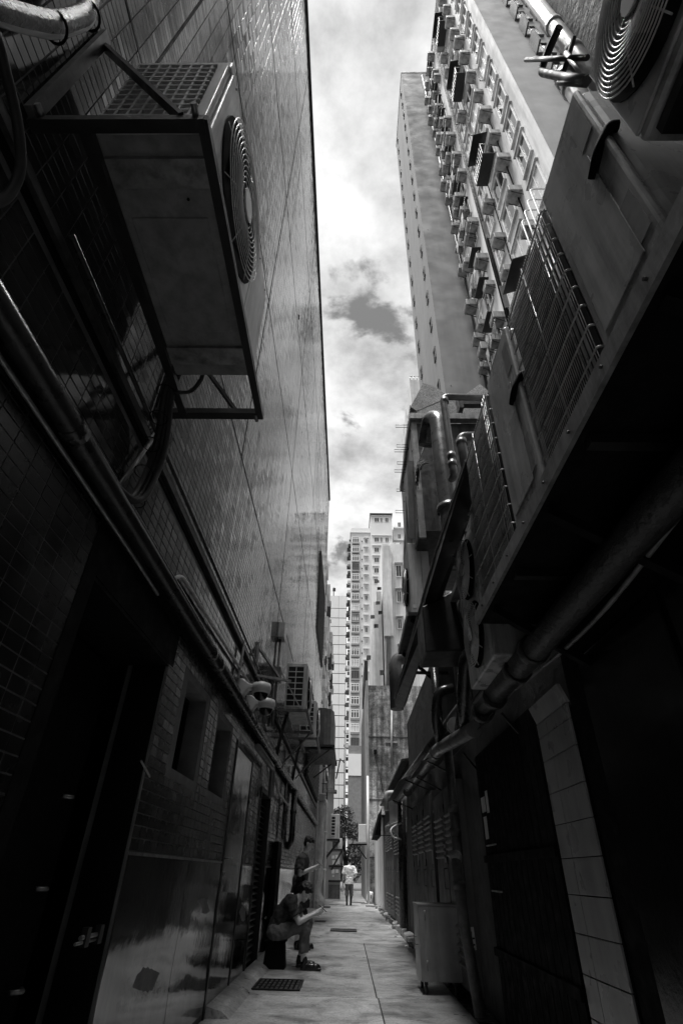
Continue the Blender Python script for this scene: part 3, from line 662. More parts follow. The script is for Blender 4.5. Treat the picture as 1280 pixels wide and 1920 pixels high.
# --- mid building at the right with roof railing
MX = W(767,705,Y=30).x
MBd = thing('grey_side_block', (MX+3, 32, 0), 'narrow grey block with a small roof railing left of the concrete tower', 'building')
mt = W(767,712,Y=30).z
MB().box(MX, MX+6, 30, 38, 0, mt).build('wall', cream_m, MBd)
MB().box(MX-.1, MX+.0, 30.5, 37, mt-3, mt-2.6).build('ledge', grayw_m, MBd)
for i in range(8): MB().tube([(MX+.05+i*.3,30.05,mt),(MX+.05+i*.3,30.05,mt+.5)], .03, 5).build('baluster', galv_m, MBd)
MB().tube([(MX,30.05,mt+.5),(MX+2.3,30.05,mt+.5)], .04, 5).build('top_rail', galv_m, MBd)
for i in range(7): MB().box(MX-.3, MX-.001, 31, 32.2, mt-4-i*3, mt-3.3-i*3).build('flank_machine', random.choice([acw_m, dconc_m]), MBd)
# ------------------------------------------------------------------ air conditioners and pipes, left wall
def fan_guard(par, c, ax, R, rings, hub, mat=None, wire=.004, spokes=8):
    """dark fan well, its rotor, concentric wire guard and hub plate on a casing face"""
    c, ax = V(c), V(ax).normalized()
    MB().disc(c + ax*.004, ax, R+.012, .006, 32).build('fan_well', fan_m, par)
    gd = MB()
    for i in range(rings): gd.ring(c + ax*(.035 + .02*math.sin(math.pi*(i+1)/(rings+1))), ax, R*(.22 + .78*(i+1)/rings), wire, 36, 5)
    a = ax.orthogonal().normalized(); b = ax.cross(a)
    for i in range(spokes):
        d = a*math.cos(2*math.pi*i/spokes) + b*math.sin(2*math.pi*i/spokes); gd.tube([c+ax*.04+d*R*.2, c+ax*.045+d*R*.6, c+ax*.012+d*R*1.01], wire, 5)
    o = gd.build('fan_guard', mat or guard_m, par); o['kind'] = 'stuff'
    MB().disc(c + ax*.045, ax, R*.22, .014, 24).build('hub_plate', mat or guard_m, par)
    bl = MB()
    for i in range(3):
        g0 = 2*math.pi*i/3
        def pt(r, g, o_): return c + (a*math.cos(g)+b*math.sin(g))*r + ax*o_
        bl.add([pt(R*.18,g0,.010), pt(R*.9,g0-.2,.010), pt(R*.9,g0+1.0,.026), pt(R*.18,g0+.6,.026), pt(R*.18,g0,.013), pt(R*.9,g0-.2,.013), pt(R*.9,g0+1.0,.029), pt(R*.18,g0+.6,.029)], [(0,1,2,3),(7,6,5,4),(0,4,5,1),(1,5,6,2),(2,6,7,3),(3,7,4,0)])
    bl.build('fan_blades', fan_m, par)['kind'] = 'stuff'
# --- large condenser on a wall frame
A1_ = thing('condenser_unit', (-.9, 1.5, 3.72), 'large condenser seen from below on a steel wall frame at upper left', 'air conditioner')
x0, x1, y0, y1, z0, z1 = -1.14, -.66, .86, 2.19, 3.745, 4.63
MB().box(x0, x1, y0+.012, y1, z0, z1).build('casing', acw_m, A1_, bevel=.012)
MB().box(x0-.005, x1+.012, y0-.0, y1+.005, z1-.07, z1+.012).build('top_cover', acw_m, A1_, bevel=.01)
MB().box(x1+.0, x1+.022, y0+.03, y1-.42, z0+.02, z1-.075).build('front_panel', acw_m, A1_, bevel=.008)
MB().box(x1+.001, x1+.02, y1-.41, y1-.01, z0+.02, z1-.075).build('service_panel', acw_m, A1_, bevel=.006)
fan_guard(A1_, (x1+.022, 1.36, 4.17), (1,0,0), .385, 12, 0, wire=.003)
# grid over the coil on the near end
MB().box(x0+.02, x1-.06, y0+.006, y0+.0115, z0+.06, z1-.09).build('coil', fin_m, A1_)
gb = A1_
for i in range(8): MB().box(x0+.015+i*.0545, x0+.026+i*.0545, y0-.014, y0+.005, z0+.05, z1-.08).build('grille_bar', acw_m, gb)
for i in range(13): MB().box(x0+.015, x1-.055, y0-.016, y0+.003, z0+.05+i*.0622, z0+.060+i*.0622).build('grille_bar', acw_m, gb)
MB().box(x1-.055, x1+.0, y0-.01, y0+.01, z0, z1-.075).build('corner_post', acw_m, A1_, bevel=.005)
MB().box(x0+.004, x1-.004, y0+.02, y1-.006, z0-.008, z0-.0005).build('base_pan', G('shaded_pan', .2, .5, var=.2, bump=.05, streak=.3), A1_)  # underside shade painted as a pan darker than the casing
for yy in (1.02, 2.02): MB().box(x0-.02, x1+.0, yy-.06, yy+.06, z0-.035, z0-.001).build('foot_rail', galv_m, A1_)
MB().box(x0+.06, x1-.05, 1.22, 1.86, z0-.018, z0-.009).build('base_rib', MATS['shaded_pan'], A1_, bevel=.008)
for i in range(9): MB().disc((random.uniform(x0+.1,x1-.06), random.uniform(1.1,2.15), z0-.009), (0,0,1), random.uniform(.006,.014), .006, 10).build('drain_hole', black_m, A1_)
F1 = thing('wall_bracket', (-1.0, 1.6, 3.66), 'welded angle iron wall bracket carrying the large upper left condenser', 'bracket')
fz = 3.705
for (p, q, w) in (((XL,.82,fz-.03),(-.62,.82,fz-.03),.05), ((XL,2.50,fz+.01),(-.64,2.50,fz+.01),.06), ((-.63,.80,fz-.02),(-.635,2.53,fz+.01),.045), ((-1.13,.84,fz-.02),(-1.15,2.48,fz+.0),.05)):
    MB().bar(p, q, w, .045).build('frame_bar', dkmet_m, F1)
MB().bar((XL+.02,.81,4.70), (-.72,.81,3.70), .045, .02).build('diagonal_strut', dkmet_m, F1)
MB().bar((XL+.02,2.50,4.55), (-.80,2.50,3.74), .05, .02).build('diagonal_strut', dkmet_m, F1)
MB().bar((XL+.025,.78,3.66), (XL+.025,.78,4.75), .06, .03, up=(1,0,0)).build('wall_post', dgalv_m, F1)
MB().bar((XL+.025,2.50,3.74), (XL+.025,2.50,4.62), .05, .03, up=(1,0,0)).build('wall_post', dkmet_m, F1)
hs = thing('hose_bundle', (-1.25, 2.3, 2.8), 'black hose bundle looping down below the large condenser', 'hose')
for dx in (0, .035, .06):
    MB().tube(arc([(-1.12+dx,2.15,3.95),(-1.20+dx*.6,2.24,3.7),(-1.26+dx,2.50,3.35),(-1.28+dx,2.42,2.86),(-1.29+dx*.5,2.10,2.80),(-1.30,1.3,2.86)], .22, 6), .026-.004*(dx>0), 8).build('hose', rubber_m, hs)
MB().tube(arc([(-.98,2.19,3.82),(-.99,2.27,3.82),(-1.05,2.30,3.70),(-1.15,2.26,3.66)], .06), .014, 7).build('drain_hose', rubber_m, hs)
MB().tube([(XL+.03,2.55,3.62),(XL+.03,2.28,2.86)], .016, 8).build('white_conduit', galv_m, hs)
for k_ in range(5): MB().ring((-1.2-.02*k_, 2.26+.05*k_, 3.66-.18*k_), (0,.25,1), .055, .004, 14, 4).build('cable_tie', black_m, hs)
tp = thing('wrapped_pipe', (-1.22, .55, 3.6), 'thick wrapped pipe curving across the top left corner', 'pipe')
MB().tube(arc([W(-60,-5,X=-1.2),W(20,25,X=-1.2),W(105,45,X=-1.2),W(165,25,X=-1.2),W(172,-25,X=-1.22)], .12, 7), .040, 12).build('pipe', G('aged_lagging', .07, .3, .3, var=.5, scale=14, bump=.5), tp)
MB().tube(arc([W(-60,15,X=-1.2),W(10,45,X=-1.2),W(100,68,X=-1.2),W(172,48,X=-1.2),W(182,-25,X=-1.22)], .12, 7), .016, 8).build('thin_pipe', pipel_m, tp)
MB().ring(W(105,52,X=-1.2), (.2,.5,1), .05, .006, 16, 5).build('strap', black_m, tp)
MB().ring(W(168,30,X=-1.2), (.2,.3,1), .05, .006, 16, 5).build('strap', black_m, tp)
hc = thing('black_cable', (-1.2, .6, 3), 'loose black cable hanging down the left picture edge', 'cable')
MB().tube(arc([W(-8,60,X=-1.15),W(10,130,X=-1.15),W(35,230,X=-1.15),W(42,320,X=-1.15),W(15,375,X=-1.18),W(-40,390,X=-1.2)], .12, 6), .018, 8).build('cable', rubber_m, hc)
# --- long conduits along the wall
def run(name, pts, r, mat, label, cat='pipe', joints=(), bend=.12, n=12, group=None):
    t = thing(name, V(pts[0]), label, cat, group)
    MB().tube(arc(pts, bend, 6) if len(pts) > 2 else pts, r, n).build('pipe', mat, t)
    for (p, d) in joints: MB().tube([V(p)-V(d)*.04, V(p)+V(d)*.04], r*1.18, n).build('collar', mat, t)
    return t
run('wall_pipe', [(-1.27,.6,2.78),(-1.27,8.5,2.77),(-1.25,24.5,2.80)], .055, piped_m, 'long dark round pipe running along the foot of the large wall tiles', joints=[((-1.27,y_,2.78),(0,1,0)) for y_ in (1.7,4.6,4.9,7.2,10.5,14,18)])
run('slim_pipe', [(-1.30,.6,2.88),(-1.30,4.1,2.90),(-1.30,24,2.90)], .02, piped_m, 'slim black conduit just above the long dark wall pipe')
run('lower_conduit', [(-1.315,.9,2.70),(-1.315,2.8,2.70),(-1.315,3.2,2.69)], .012, galv_m, 'thin bright conduit edge below the long wall pipe', 'conduit')
run('bent_conduit', [W(322,1088,X=-1.32),W(340,1078,X=-1.32),W(372,1130,X=-1.32),W(470,1285,X=-1.32)], .016, pipel_m, 'thin pale conduit bending over beside the wall pipe', 'conduit', bend=.1)
run('rail_conduit', [(-1.30,1.2,3.53),(-1.30,12,3.52)], .014, piped_m, 'thin dark conduit along the ledge rail', 'conduit')
run('short_duct', [(-1.24,7.6,2.55),(-1.24,9.3,2.55),(-1.24,9.4,2.15)], .045, pipe_m, 'short pale pipe elbowing down above the louvre door', bend=.1)
run('cable_loop', [(-1.3,9.6,2.62),(-1.27,10.6,2.35),(-1.27,12.6,2.32),(-1.3,13,2.6)], .02, pipe_m, 'drooping grey cable under the wall pipe', 'cable', bend=.3)
run('downpipe', [(-1.25,13.6,2.75),(-1.25,13.6,1.75),(-1.33,13.7,1.62)], .065, piped_m, 'thick black downpipe with a foot elbow on the small tiles', joints=[((-1.25,13.6,2.3),(0,0,1))])
run('downpipe', [(-1.29,12.0,2.75),(-1.29,12.0,1.7)], .025, piped_m, 'thin black downpipe left of the thick one on the small tiles')
# --- dome cameras
for i, (y_, x_) in enumerate(((6.25,-1.05),(6.95,-1.08))):
    t = thing('dome_camera', (XL, y_, 2.95), ('nearer' if i == 0 else 'farther') + ' white dome security camera on its wall arm', 'camera', 'dome cameras on the left wall')
    MB().prism([(XL,y_-.06,2.82),(XL,y_-.06,3.05),(XL+.07,y_-.06,3.05),(XL+.16,y_-.06,2.99),(x_,y_-.06,2.99),(x_,y_-.06,2.94),(XL+.15,y_-.06,2.93),(XL+.09,y_-.06,2.84)], (0,.12,0)).build('arm', cctv_m, t, bevel=.015)
    MB().tube([(x_,y_,3.02),(x_,y_,3.0),(x_,y_,2.955),(x_,y_,2.90)], [.05,.105,.12,.105], 20).build('housing', cctv_m, t)
    MB().ball((x_,y_,2.895), (.088,.088,.09), 16, 10).build('dome', blackg_m, t)
    MB().ring((x_,y_,2.895), (0,0,1), .095, .012, 22, 6).build('dome_ring', cctv_m, t)
run('camera_conduit', [(-1.31,6.1,3.02),(-1.31,6.15,3.4),(-1.31,6.15,3.5)], .015, pipel_m, 'short pale conduit rising above the dome cameras', 'conduit')
# --- empty bracket, junction boxes
eb = thing('empty_bracket', (XL, 7.6, 3.4), 'empty pale triangular wall bracket above the dome cameras', 'bracket')
for (p, q) in (((XL+.02,7.3,3.42),(XL+.02,7.3,3.92)), ((XL+.02,7.3,3.43),(-.86,7.6,3.45)), ((XL+.02,7.3,3.84),(-1.02,7.5,3.47))): MB().bar(p, q, .045, .03).build('bracket_bar', galv_m, eb)
jb = thing('junction_box', (XL, 9.3, 4.9), 'grey junction box on a vertical conduit beside the smaller condensers', 'junction box')
MB().box(XL, XL+.12, 9.2, 9.5, 4.75, 5.05).build('box', acd_m, jb, bevel=.01)
MB().tube([(XL+.04,9.35,4.75),(XL+.04,9.35,3.2)], .022, 8).build('conduit', pipe_m, jb)
MB().box(XL+.0, XL+.11, 9.2, 9.42, 3.95, 4.2).build('lower_box', pipe_m, jb, bevel=.01)
# --- two smaller condensers further along
for i, (ya, zb_, w) in enumerate(((9.6,3.55,1.15),(12.9,3.75,1.05))):
    t = thing('condenser_unit', (-1.0, ya+.5, zb_), ('nearer' if i == 0 else 'farther') + ' of two smaller condensers on brackets midway along the left wall', 'air conditioner')
    xa, xb, zt = -1.17, -.80, zb_+.85
    MB().box(xa, xb, ya, ya+w, zb_, zt).build('casing', acw_m, t, bevel=.012)
    MB().box(xa+.03, xb-.05, ya-.004, ya-.001, zb_+.07, zt-.08).build('coil', fin_m, t)
    for j in range(3): MB().box(xa+.025+j*.148-.007, xa+.025+j*.148+.007, ya-.02, ya-.005, zb_+.05, zt-.06).build('grille_bar', acw_m, t)
    for j in range(8): MB().box(xa+.02, xb-.04, ya-.018, ya-.0045, zb_+.055+j*.104-.007, zb_+.055+j*.104+.007).build('grille_bar', acw_m, t)
    MB().box(xb+.0, xb+.02, ya+.04, ya+w-.05, zb_+.03, zt-.03).build('front_panel', acd_m, t, bevel=.006)
    fan_guard(t, (xb+.02, ya+w*.45, zb_+.43), (1,0,0), .30, 7, 0, wire=.006)
    b = thing('wall_bracket', (-1.1, ya+.5, zb_-.05), 'angle iron bracket under the ' + ('nearer' if i == 0 else 'farther') + ' small condenser on the left wall', 'bracket')
    for (p, q) in (((XL,ya-.06,zb_-.03),(-.74,ya-.06,zb_-.03)), ((XL,ya+w+.5,zb_-.03),(-.74,ya+w+.5,zb_-.03)), ((-.75,ya-.1,zb_-.03),(-.75,ya+w+.55,zb_-.03)), ((-1.15,ya-.1,zb_-.03),(-1.15,ya+w+.55,zb_-.03))): MB().bar(p, q, .05, .045).build('frame_bar', dgalv_m, b)
    MB().bar((XL+.02,ya-.1,zb_+.75),(-.86,ya-.09,zb_-.01), .045, .02).build('diagonal_strut', galv_m, b)
    MB().bar((XL+.02,ya+w+.5,zb_-.65),(-.80,ya+w+.5,zb_-.05), .045, .03).build('diagonal_strut', dgalv_m, b)
    run('hose', [(-1.12,ya+.2,zb_),(-1.2,ya+.1,zb_-.4),(-1.28,ya+.2,zb_-.95),(-1.30,ya+.5,zb_-.55)], .03, rubber_m, 'black hose hanging under the ' + ('nearer' if i == 0 else 'farther') + ' small condenser', 'hose', bend=.2)
# --- ribbed round tank on brackets
tk = thing('ribbed_tank', (-1.0, 19, 5), 'ribbed sheet metal drum on a bracket at the far end of the left wall', 'tank')
pts = [(-.62+.30*math.cos(a_), 18.6+ .0, 0) for a_ in (0,)]
prof = [(XL+.11,17.9),(XL+.55,17.9),(XL+.75,18.05),(XL+.84,18.4),(XL+.84,20.6),(XL+.11,20.6)]
MB().prism([(x_,y_,4.55) for x_,y_ in prof], (0,0,1.15)).build('shell', dgalv_m, tk)
for i in range(5): MB().bar((XL+.14+i*.1,17.885,4.56),(XL+.14+i*.1,17.885,5.69), .02, .02).build('rib', dgalv_m, tk)
MB().box(XL+.11, XL+.9, 17.8, 20.7, 4.48, 4.545).build('tray', dkmet_m, tk)
for y_ in (17.9, 20.5): MB().bar((XL+.11,y_,3.95),(XL+.8,y_,4.46), .04).build('bracket_arm', dkmet_m, tk)
MB().box(XL+.11, XL+.86, 17.85, 20.65, 4.40, 4.44).build('lower_tray', dkmet_m, tk)

# ------------------------------------------------------------------ right side equipment
def coil_guard(par, x, y0, y1, z0, z1, nz=9, ny=40):
    MB().box(x+.025, x+.032, y0, y1, z0, z1).build('coil', fin_m, par)
    g_ = MB()
    for i in range(ny): yy = y0 + (y1-y0)*(i+.5)/ny; g_.tube([(x+.004,yy,z0),(x+.004,yy,z1)], .0020, 4, False)
    g_.build('guard_wires', guard_m, par)['kind'] = 'stuff'
    for i in range(nz): zq = z0 + (z1-z0)*(i+.5)/nz; MB().tube(arc([(x+.03,y0-.02,zq),(x-.008,y0-.02,zq),(x-.008,y1,zq)], .02, 3), .0048, 6).build('guard_rod', guard_m, par)
    for yy in (y0+.04, y0+.075, y0+.11, (y0+y1)/2): MB().tube([(x-.002,yy,z0),(x-.002,yy,z1)], .004, 5).build('guard_rod', guard_m, par)
acd2_m = G('faded_label', .19, .5, var=.3, scale=14, bump=0)
def big_condenser(y0, y1, ym, z0, z1, x0, label):
    t = thing('condenser_unit', (x0+.2, (y0+y1)/2, z0), label, 'air conditioner')
    MB().box(x0+.035, 1.42, y0, y1, z0, z1).build('casing', acd_m, t, bevel=.03)
    MB().box(x0, x0+.034, y0, ym, z0+.03, z1-.004).build('side_panel', acd_m, t, bevel=.014)
    MB().box(x0-.006, x0+.0, y0+.10, ym-.05, z0+.10, z1-.42).build('raised_panel', acd_m, t, bevel=.005)
    MB().box(x0+.001, 1.40, y0-.004, y1, z0-.055, z0-.001).build('base_pan', acd_m, t, bevel=.008)
    coil_guard(t, x0-.005, ym+.03, y1-.02, z0+.03, z1-.02)
    MB().tube(arc([(x0-.004,y0+.13,z0+.70),(x0-.014,y0+.04,z0+.72),(x0+.03,y0-.012,z0+.80),(x0+.06,y0-.012,z0+.80)], .04), .022, 8).build('grip', black_m, t)
    MB().box(x0-.004, x0-.001, y0+.03, y0+.13, z0+.14, z0+.38).build('label_plate', acd2_m, t)
    MB().box(x0+.06, x0+.15, y0-.006, y0-.003, z0+.04, z0+.10).build('sticker', paper_m, t)
    MB().box(x0-.003, x0-.001, y0+.02, y0+.12, z1-.36, z1-.12).build('label_plate', acd2_m, t)
    return t
big_condenser(.80, 1.96, 1.26, 2.74, 4.0, .95, 'large near condenser with flat side panel and wire guarded coil at right')
big_condenser(2.04, 3.48, 2.54, 2.78, 4.06, .96, 'second large condenser behind the nearest one on the right ledge')
t = thing('condenser_unit', (1.1, .3, 3.1), 'condenser with a big ringed fan guard in the top right corner', 'air conditioner')
MB().box(.93, 1.40, -.35, .70, 3.13, 3.78).build('casing', acd_m, t, bevel=.02)
MB().box(.915, .929, -.33, .69, 3.15, 3.76).build('front_frame', acd_m, t, bevel=.006)
fan_guard(t, (.912, .40, 3.455), (-1,0,0), .265, 14, 0, wire=.0032)
MB().box(.95, 1.4, -.3, .65, 3.06, 3.11).build('foot_rail', dkmet_m, t)
sl = thing('service_ledge', (1.2, 2, 2.6), 'long metal edged ledge carrying the condensers on the right', 'ledge')
MB().box(.90, 1.50, -1.0, 3.40, 2.60, 2.675).build('slab', black_m, sl)
MB().box(.878, .899, -1.0, 3.41, 2.595, 2.685).build('edge_angle', galv_m, sl)
for y_ in (-.2, .9, 2.0, 3.1): MB().bar((.92,y_,2.57),(1.49,y_,2.2), .05).build('bracket', black_m, sl)
for y_ in (.3, 1.5, 2.6): MB().box(.93, 1.45, y_, y_+.05, 2.55, 2.598).build('cross_rail', dkmet_m, sl)
# vertical condenser pipes at the top right
run('riser_pipe', [(1.42,1.05,3.9),(1.42,1.05,7.2)], .05, pipel_m, 'pale vertical pipe against the rough concrete, farther from the corner', joints=[((1.42,1.05,5.6),(0,0,1)),((1.42,1.05,6.2),(0,0,1))])
run('riser_pipe', [(1.38,1.16,3.9),(1.38,1.16,5.55)], .055, pipel_m, 'pale vertical pipe stub with black clamp by the top right fan', joints=[((1.38,1.16,5.5),(0,0,1)),((1.38,1.16,5.3),(0,0,1))])
bh = thing('black_hoses', (1.3, 1.3, 4.2), 'tangle of black bent hoses above the near condenser', 'hose')
MB().tube(arc([W(1048,50,X=1.36),W(1030,90,X=1.34),W(1012,135,X=1.3),W(1060,145,X=1.3),W(1100,150,X=1.25)], .1), .026, 9).build('hose', rubber_m, bh)
MB().tube(arc([W(1075,70,X=1.36),W(1058,130,X=1.32),W(1045,155,X=1.3),W(1098,158,X=1.25)], .1), .017, 8).build('hose', rubber_m, bh)
MB().tube([W(985,112,X=1.3),W(1100,108,X=1.3)], .016, 8).build('hose', rubber_m, bh)
run('slim_riser', [W(1060,100,X=1.3),W(1100,150,X=1.3)], .015, pipel_m, 'short pale pipe under the black hoses')
# insulated pipe and others under the ledge
run('insulated_pipe', [(1.22,.3,2.33),(1.2,2.0,2.36),(1.2,3.6,2.38),(1.2,4.95,2.42)], .085, foam_m, 'thick crinkled insulated pipe running under the right ledge', joints=[((1.2,y_,2.38),(0,1,0)) for y_ in (3.3,3.7,4.4,4.85)])
run('thin_insulated_pipe', [(1.32,.3,2.5),(1.31,4.2,2.52)], .04, foam_m, 'thin dark insulated pipe beside the thick one under the ledge')
run('pale_conduit', [W(1290,945,X=1.3),W(1263,978,X=1.3),W(1142,1135,X=1.3),W(1063,1214,X=1.32),W(968,1290,X=1.34)], .013, pipe_m, 'thin pale conduit sagging below the insulated pipe', 'conduit', bend=.3)
# twin fan condenser beyond the ledge
t = thing('condenser_unit', (1.15, 3.9, 2.4), 'narrow twin fan condenser below the end of the right ledge', 'air conditioner')
MB().box(1.0, 1.38, 3.52, 4.35, 2.42, 3.62).build('casing', acd_m, t, bevel=.015)
fan_guard(t, (.998, 3.93, 3.32), (-1,0,0), .25, 12, 0, wire=.0045); fan_guard(t, (.998, 3.93, 2.74), (-1,0,0), .25, 12, 0, wire=.0045)
# dark pipe beam along the alley
ed = thing('flat_duct', (.9, 6, 3.6), 'long flat dark duct with a bright lip running along the alley on the right', 'duct')
db = [(.795,2.75,3.50),(.985,3.45,3.61),(.985,9.3,3.60),(.95,9.6,3.59),(.83,9.6,3.64),(.79,9.3,3.66),(.80,4.2,3.63)]
MB().prism(db, (0,0,.05)).build('tray', G('dark_duct', .02, .35, .2, var=.3, scale=4, bump=.05, streak=.3), ed)
MB().tube([V(db[0])+V((-.008,0,.03)), V(db[6])+V((-.008,0,.03)), V(db[5])+V((-.008,0,.03))], .009, 6).build('lip', galv_m, ed)
for y_ in (4.6, 6.2, 7.9): MB().box(.80, 1.5, y_, y_+.04, 3.69, 3.73).build('hanger', dkmet_m, ed)
run('elbow_pipe', [W(775,1232,Y=10.3),W(740,1234,Y=10.3),W(744,1330,Y=10.3)], .13, pipe_m, 'fat pipe elbow turning down at the end of the exhaust pipe', bend=.28, n=16)
# hood box with motor
hb = thing('exhaust_hood', (1.0, 5.2, 3), 'dark sheet metal exhaust hood box hanging under the straight pipe', 'exhaust hood')
pa, pb, pc = W(791,1137,Y=5), W(847,1108,Y=5), W(800,1222,Y=5)
MB().prism([(pa.x,5,pc.z),(pa.x+.42,5,pc.z+.02),(pb.x+.02,5,pb.z),(pa.x+.3,5,pb.z-.02),(pa.x+.12,5,pa.z+.06),(pa.x,5,pa.z)], (0,.5,0)).build('box', dkmet_m, hb, bevel=.012)
MB().tube(arc([(pb.x+.05,4.7,3.5),(pb.x-.05,4.65,3.3),(pb.x+.02,4.7,3.1)], .08), .012, 6).build('cable', rubber_m, hb)
MB().tube([(pb.x+.1,4.75,2.85),(pb.x+.1,4.75,3.4)], .07, 14).build('motor', blackg_m, hb)
MB().box(pb.x-.03, pb.x+.35, 4.6, 5.0, 3.52, 3.58).build('ledge', galv_m, hb)
# second AC with shelf
EY = 7.2; ea, ec = W(763,1018,Y=EY), W(802,1150,Y=EY)
t = thing('condenser_unit', (1.05, EY+.4, ec.z), 'pale grey condenser standing on a bracket left of the hood box', 'air conditioner')
MB().box(ea.x, ec.x+.08, EY, EY+.75, ec.z, ea.z).build('casing', acw_m, t, bevel=.012)
MB().box(ea.x+.2, ea.x+.203, EY-.004, EY-.001, ec.z, ea.z).build('seam', black_m, t)
for i in range(6): MB().box(ea.x+.22, ea.x+.29, EY-.008, EY-.002, ec.z+.12+i*.03, ec.z+.132+i*.03).build('vent_slit', dkmet_m, t)
MB().box(ea.x+.03, ea.x+.08, EY-.005, EY-.002, ec.z+.08, ec.z+.14).build('sticker', paper_m, t)
fan_guard(t, (ea.x-.002, EY+.38, (ea.z+ec.z)/2), (-1,0,0), .30, 8, 0, wire=.006)
t = thing('wall_bracket', (1.1, EY+.5, ec.z-.3), 'dark bracket shelf under the pale grey condenser on the right', 'bracket')
MB().box(ea.x-.06, 1.5, EY-.05, EY+1.6, ec.z-.06, ec.z-.005).build('shelf', dkmet_m, t)
MB().box(ea.x-.075, ea.x-.061, EY-.05, EY+1.6, ec.z-.07, ec.z+.01).build('edge_angle', galv_m, t)
for y_ in (EY+.05, EY+1.5): MB().bar((ea.x,y_,ec.z-.08),(1.5,y_,ec.z-.6), .05).build('bracket_arm', black_m, t)
# annex clad with sheet metal
sheet_m = G('pale_sheet', .55, .4, .2, var=.15, scale=3, bump=.05, streak=.3)
AN = thing('sheet_metal_annex', (1.6, 9, 5), 'overhanging annex clad in riveted sheet metal above the right side pipes', 'annex')
MB().box(1.06, 3.2, 6.6, 8.6, 5.45, 7.72).build('body', dgalv_m, AN)
MB().box(1.0, 3.2, 6.48, 6.6, 7.73, 7.86).build('top_beam', galv_m, AN)
for i in range(4):
    y0 = 6.62 + i*.49; k_ = .0 if i % 2 else .14
    MB().prism([(1.055,y0,5.5+.5*k_),(1.055,y0+.48,5.5),(1.055,y0+.48,7.72),(1.055,y0,7.72)], (-.02-.05*k_,0,0)).build('cladding_sheet', sheet_m, AN)
    if i < 3: MB().prism([(1.03,y0+.05,6.9-.4*i),(1.03,y0+.46,6.6-.4*i),(1.03,y0+.46,5.6)], (-.10,0,.02)).build('bent_sheet', sheet_m, AN)
    for j in range(5): MB().disc((1.03,y0+.06,5.7+j*.48), (1,0,0), .018, .02, 8).build('rivet', dkmet_m, AN)
MB().box(1.0, 1.055, 6.6, 8.6, 7.725, 7.85).build('top_trim', galv_m, AN)
MB().box(1.02, 1.12, 6.55, 6.6, 5.3, 7.72).build('corner_strip', galv_m, AN)
# speckled curved parapet pieces
def px_prism(name, pts, Yp, ext, mat, par): return MB().prism([W(a,b,Y=Yp) for a,b in pts], ext).build(name, mat, par)
SP = thing('speckled_canopy', (2, 8.5, 7.8), 'curved speckled render canopy on top of the annex', 'canopy')
px_prism('curved_end', [(769,763),(793,718),(812,724),(826,732),(835,740),(823,752),(781,770)], 7.4, (0,1.2,0), terr_m, SP)
px_prism('front_face', [(781,772),(824,754),(834,742),(846,750),(856,763),(853,777),(783,777)], 7.25, (0,.14,0), terr_m, SP)
px_prism('rear_gable', [(868,748),(873,739),(899,720),(912,730),(935,760),(935,777),(868,777)], 7.6, (0,1.0,0), terr_m, SP)
MB().box(*sorted((W(858,777,Y=7.5).x, W(866,777,Y=7.5).x)), 7.3, 7.55, W(860,777,Y=7.5).z, W(860,752,Y=7.5).z).build('post', dkmet_m, SP)
MB().box(*sorted((W(866,760,Y=7.5).x, W(905,760,Y=7.5).x)), 7.4, 7.52, W(880,764,Y=7.5).z, W(880,758,Y=7.5).z).build('lintel', dkmet_m, SP)
# bracket lamps / drying frames on the annex top
for i, (x_, y_) in enumerate(((750,797),(752,834),(748,843),(753,866),(748,881),(752,917),(750,957))):
    p = W(766-i*1.5, y_, X=1.03); yy = p.y
    q = W(x_-9, y_, Y=yy)
    t = thing('wire_frame', p, ['topmost','second','third','fourth','fifth','sixth','lowest'][i] + ' of the small wire frames sticking out against the sky', 'wire frame', 'wire frames beside the annex')
    MB().tube([(1.04,yy,p.z),(q.x,yy,p.z),(q.x,yy,p.z-.06),(1.04,yy,p.z-.06)], .006, 5).build('wire', dkmet_m, t)
# vertical pipes in front of the annex
run('duct_riser', [W(800,835,Y=6.2),W(806,786,Y=6.0),W(822,786,Y=5.7),W(832,880,Y=5.6),W(850,1010,Y=5.6),W(856,1060,Y=5.6)], .14, G('grey_duct', .13, .3, .2, var=.3, scale=5, bump=.05, streak=.5), 'fat grey vertical duct bending over at its top in front of the annex', bend=.16, n=18, joints=[(W(842,955,Y=5.6),(0,0,1))])
run('drain_pipe', [W(925,746,Y=5.2),W(830,744,Y=5.2),W(851,890,Y=5.2),W(846,898,Y=5.4)], .05, pipe_m, 'slim drainpipe running level then dropping beside the fat duct', bend=.09, joints=[(W(846,855,Y=5.2),(0,0,1)),(W(848,870,Y=5.2),(0,0,1)),(W(833,752,Y=5.2),(0,0,1))])
run('drain_pipe', [W(925,818,Y=5.3),W(862,818,Y=5.3),W(880,915,Y=5.3)], .065, pipe_m, 'short drainpipe with elbow right of the slim one', bend=.1, joints=[(W(865,830,Y=5.3),(0,0,1))])
wire = run('loose_wires', [W(795,835,Y=6.4),W(785,865,Y=6.4),W(781,900,Y=6.4)], .01, rubber_m, 'loose wires hanging from the broken annex cladding', 'wire')
for i in range(10): MB().tube(arc([W(800+random.uniform(-8,4),858+random.uniform(0,10),Y=6.45),W(785+random.uniform(-6,8),872+random.uniform(-8,12),Y=6.3),W(779+random.uniform(-3,6),890+random.uniform(0,30),Y=6.4)], .1), .006, 4).build('wire_strand', rubber_m, wire)
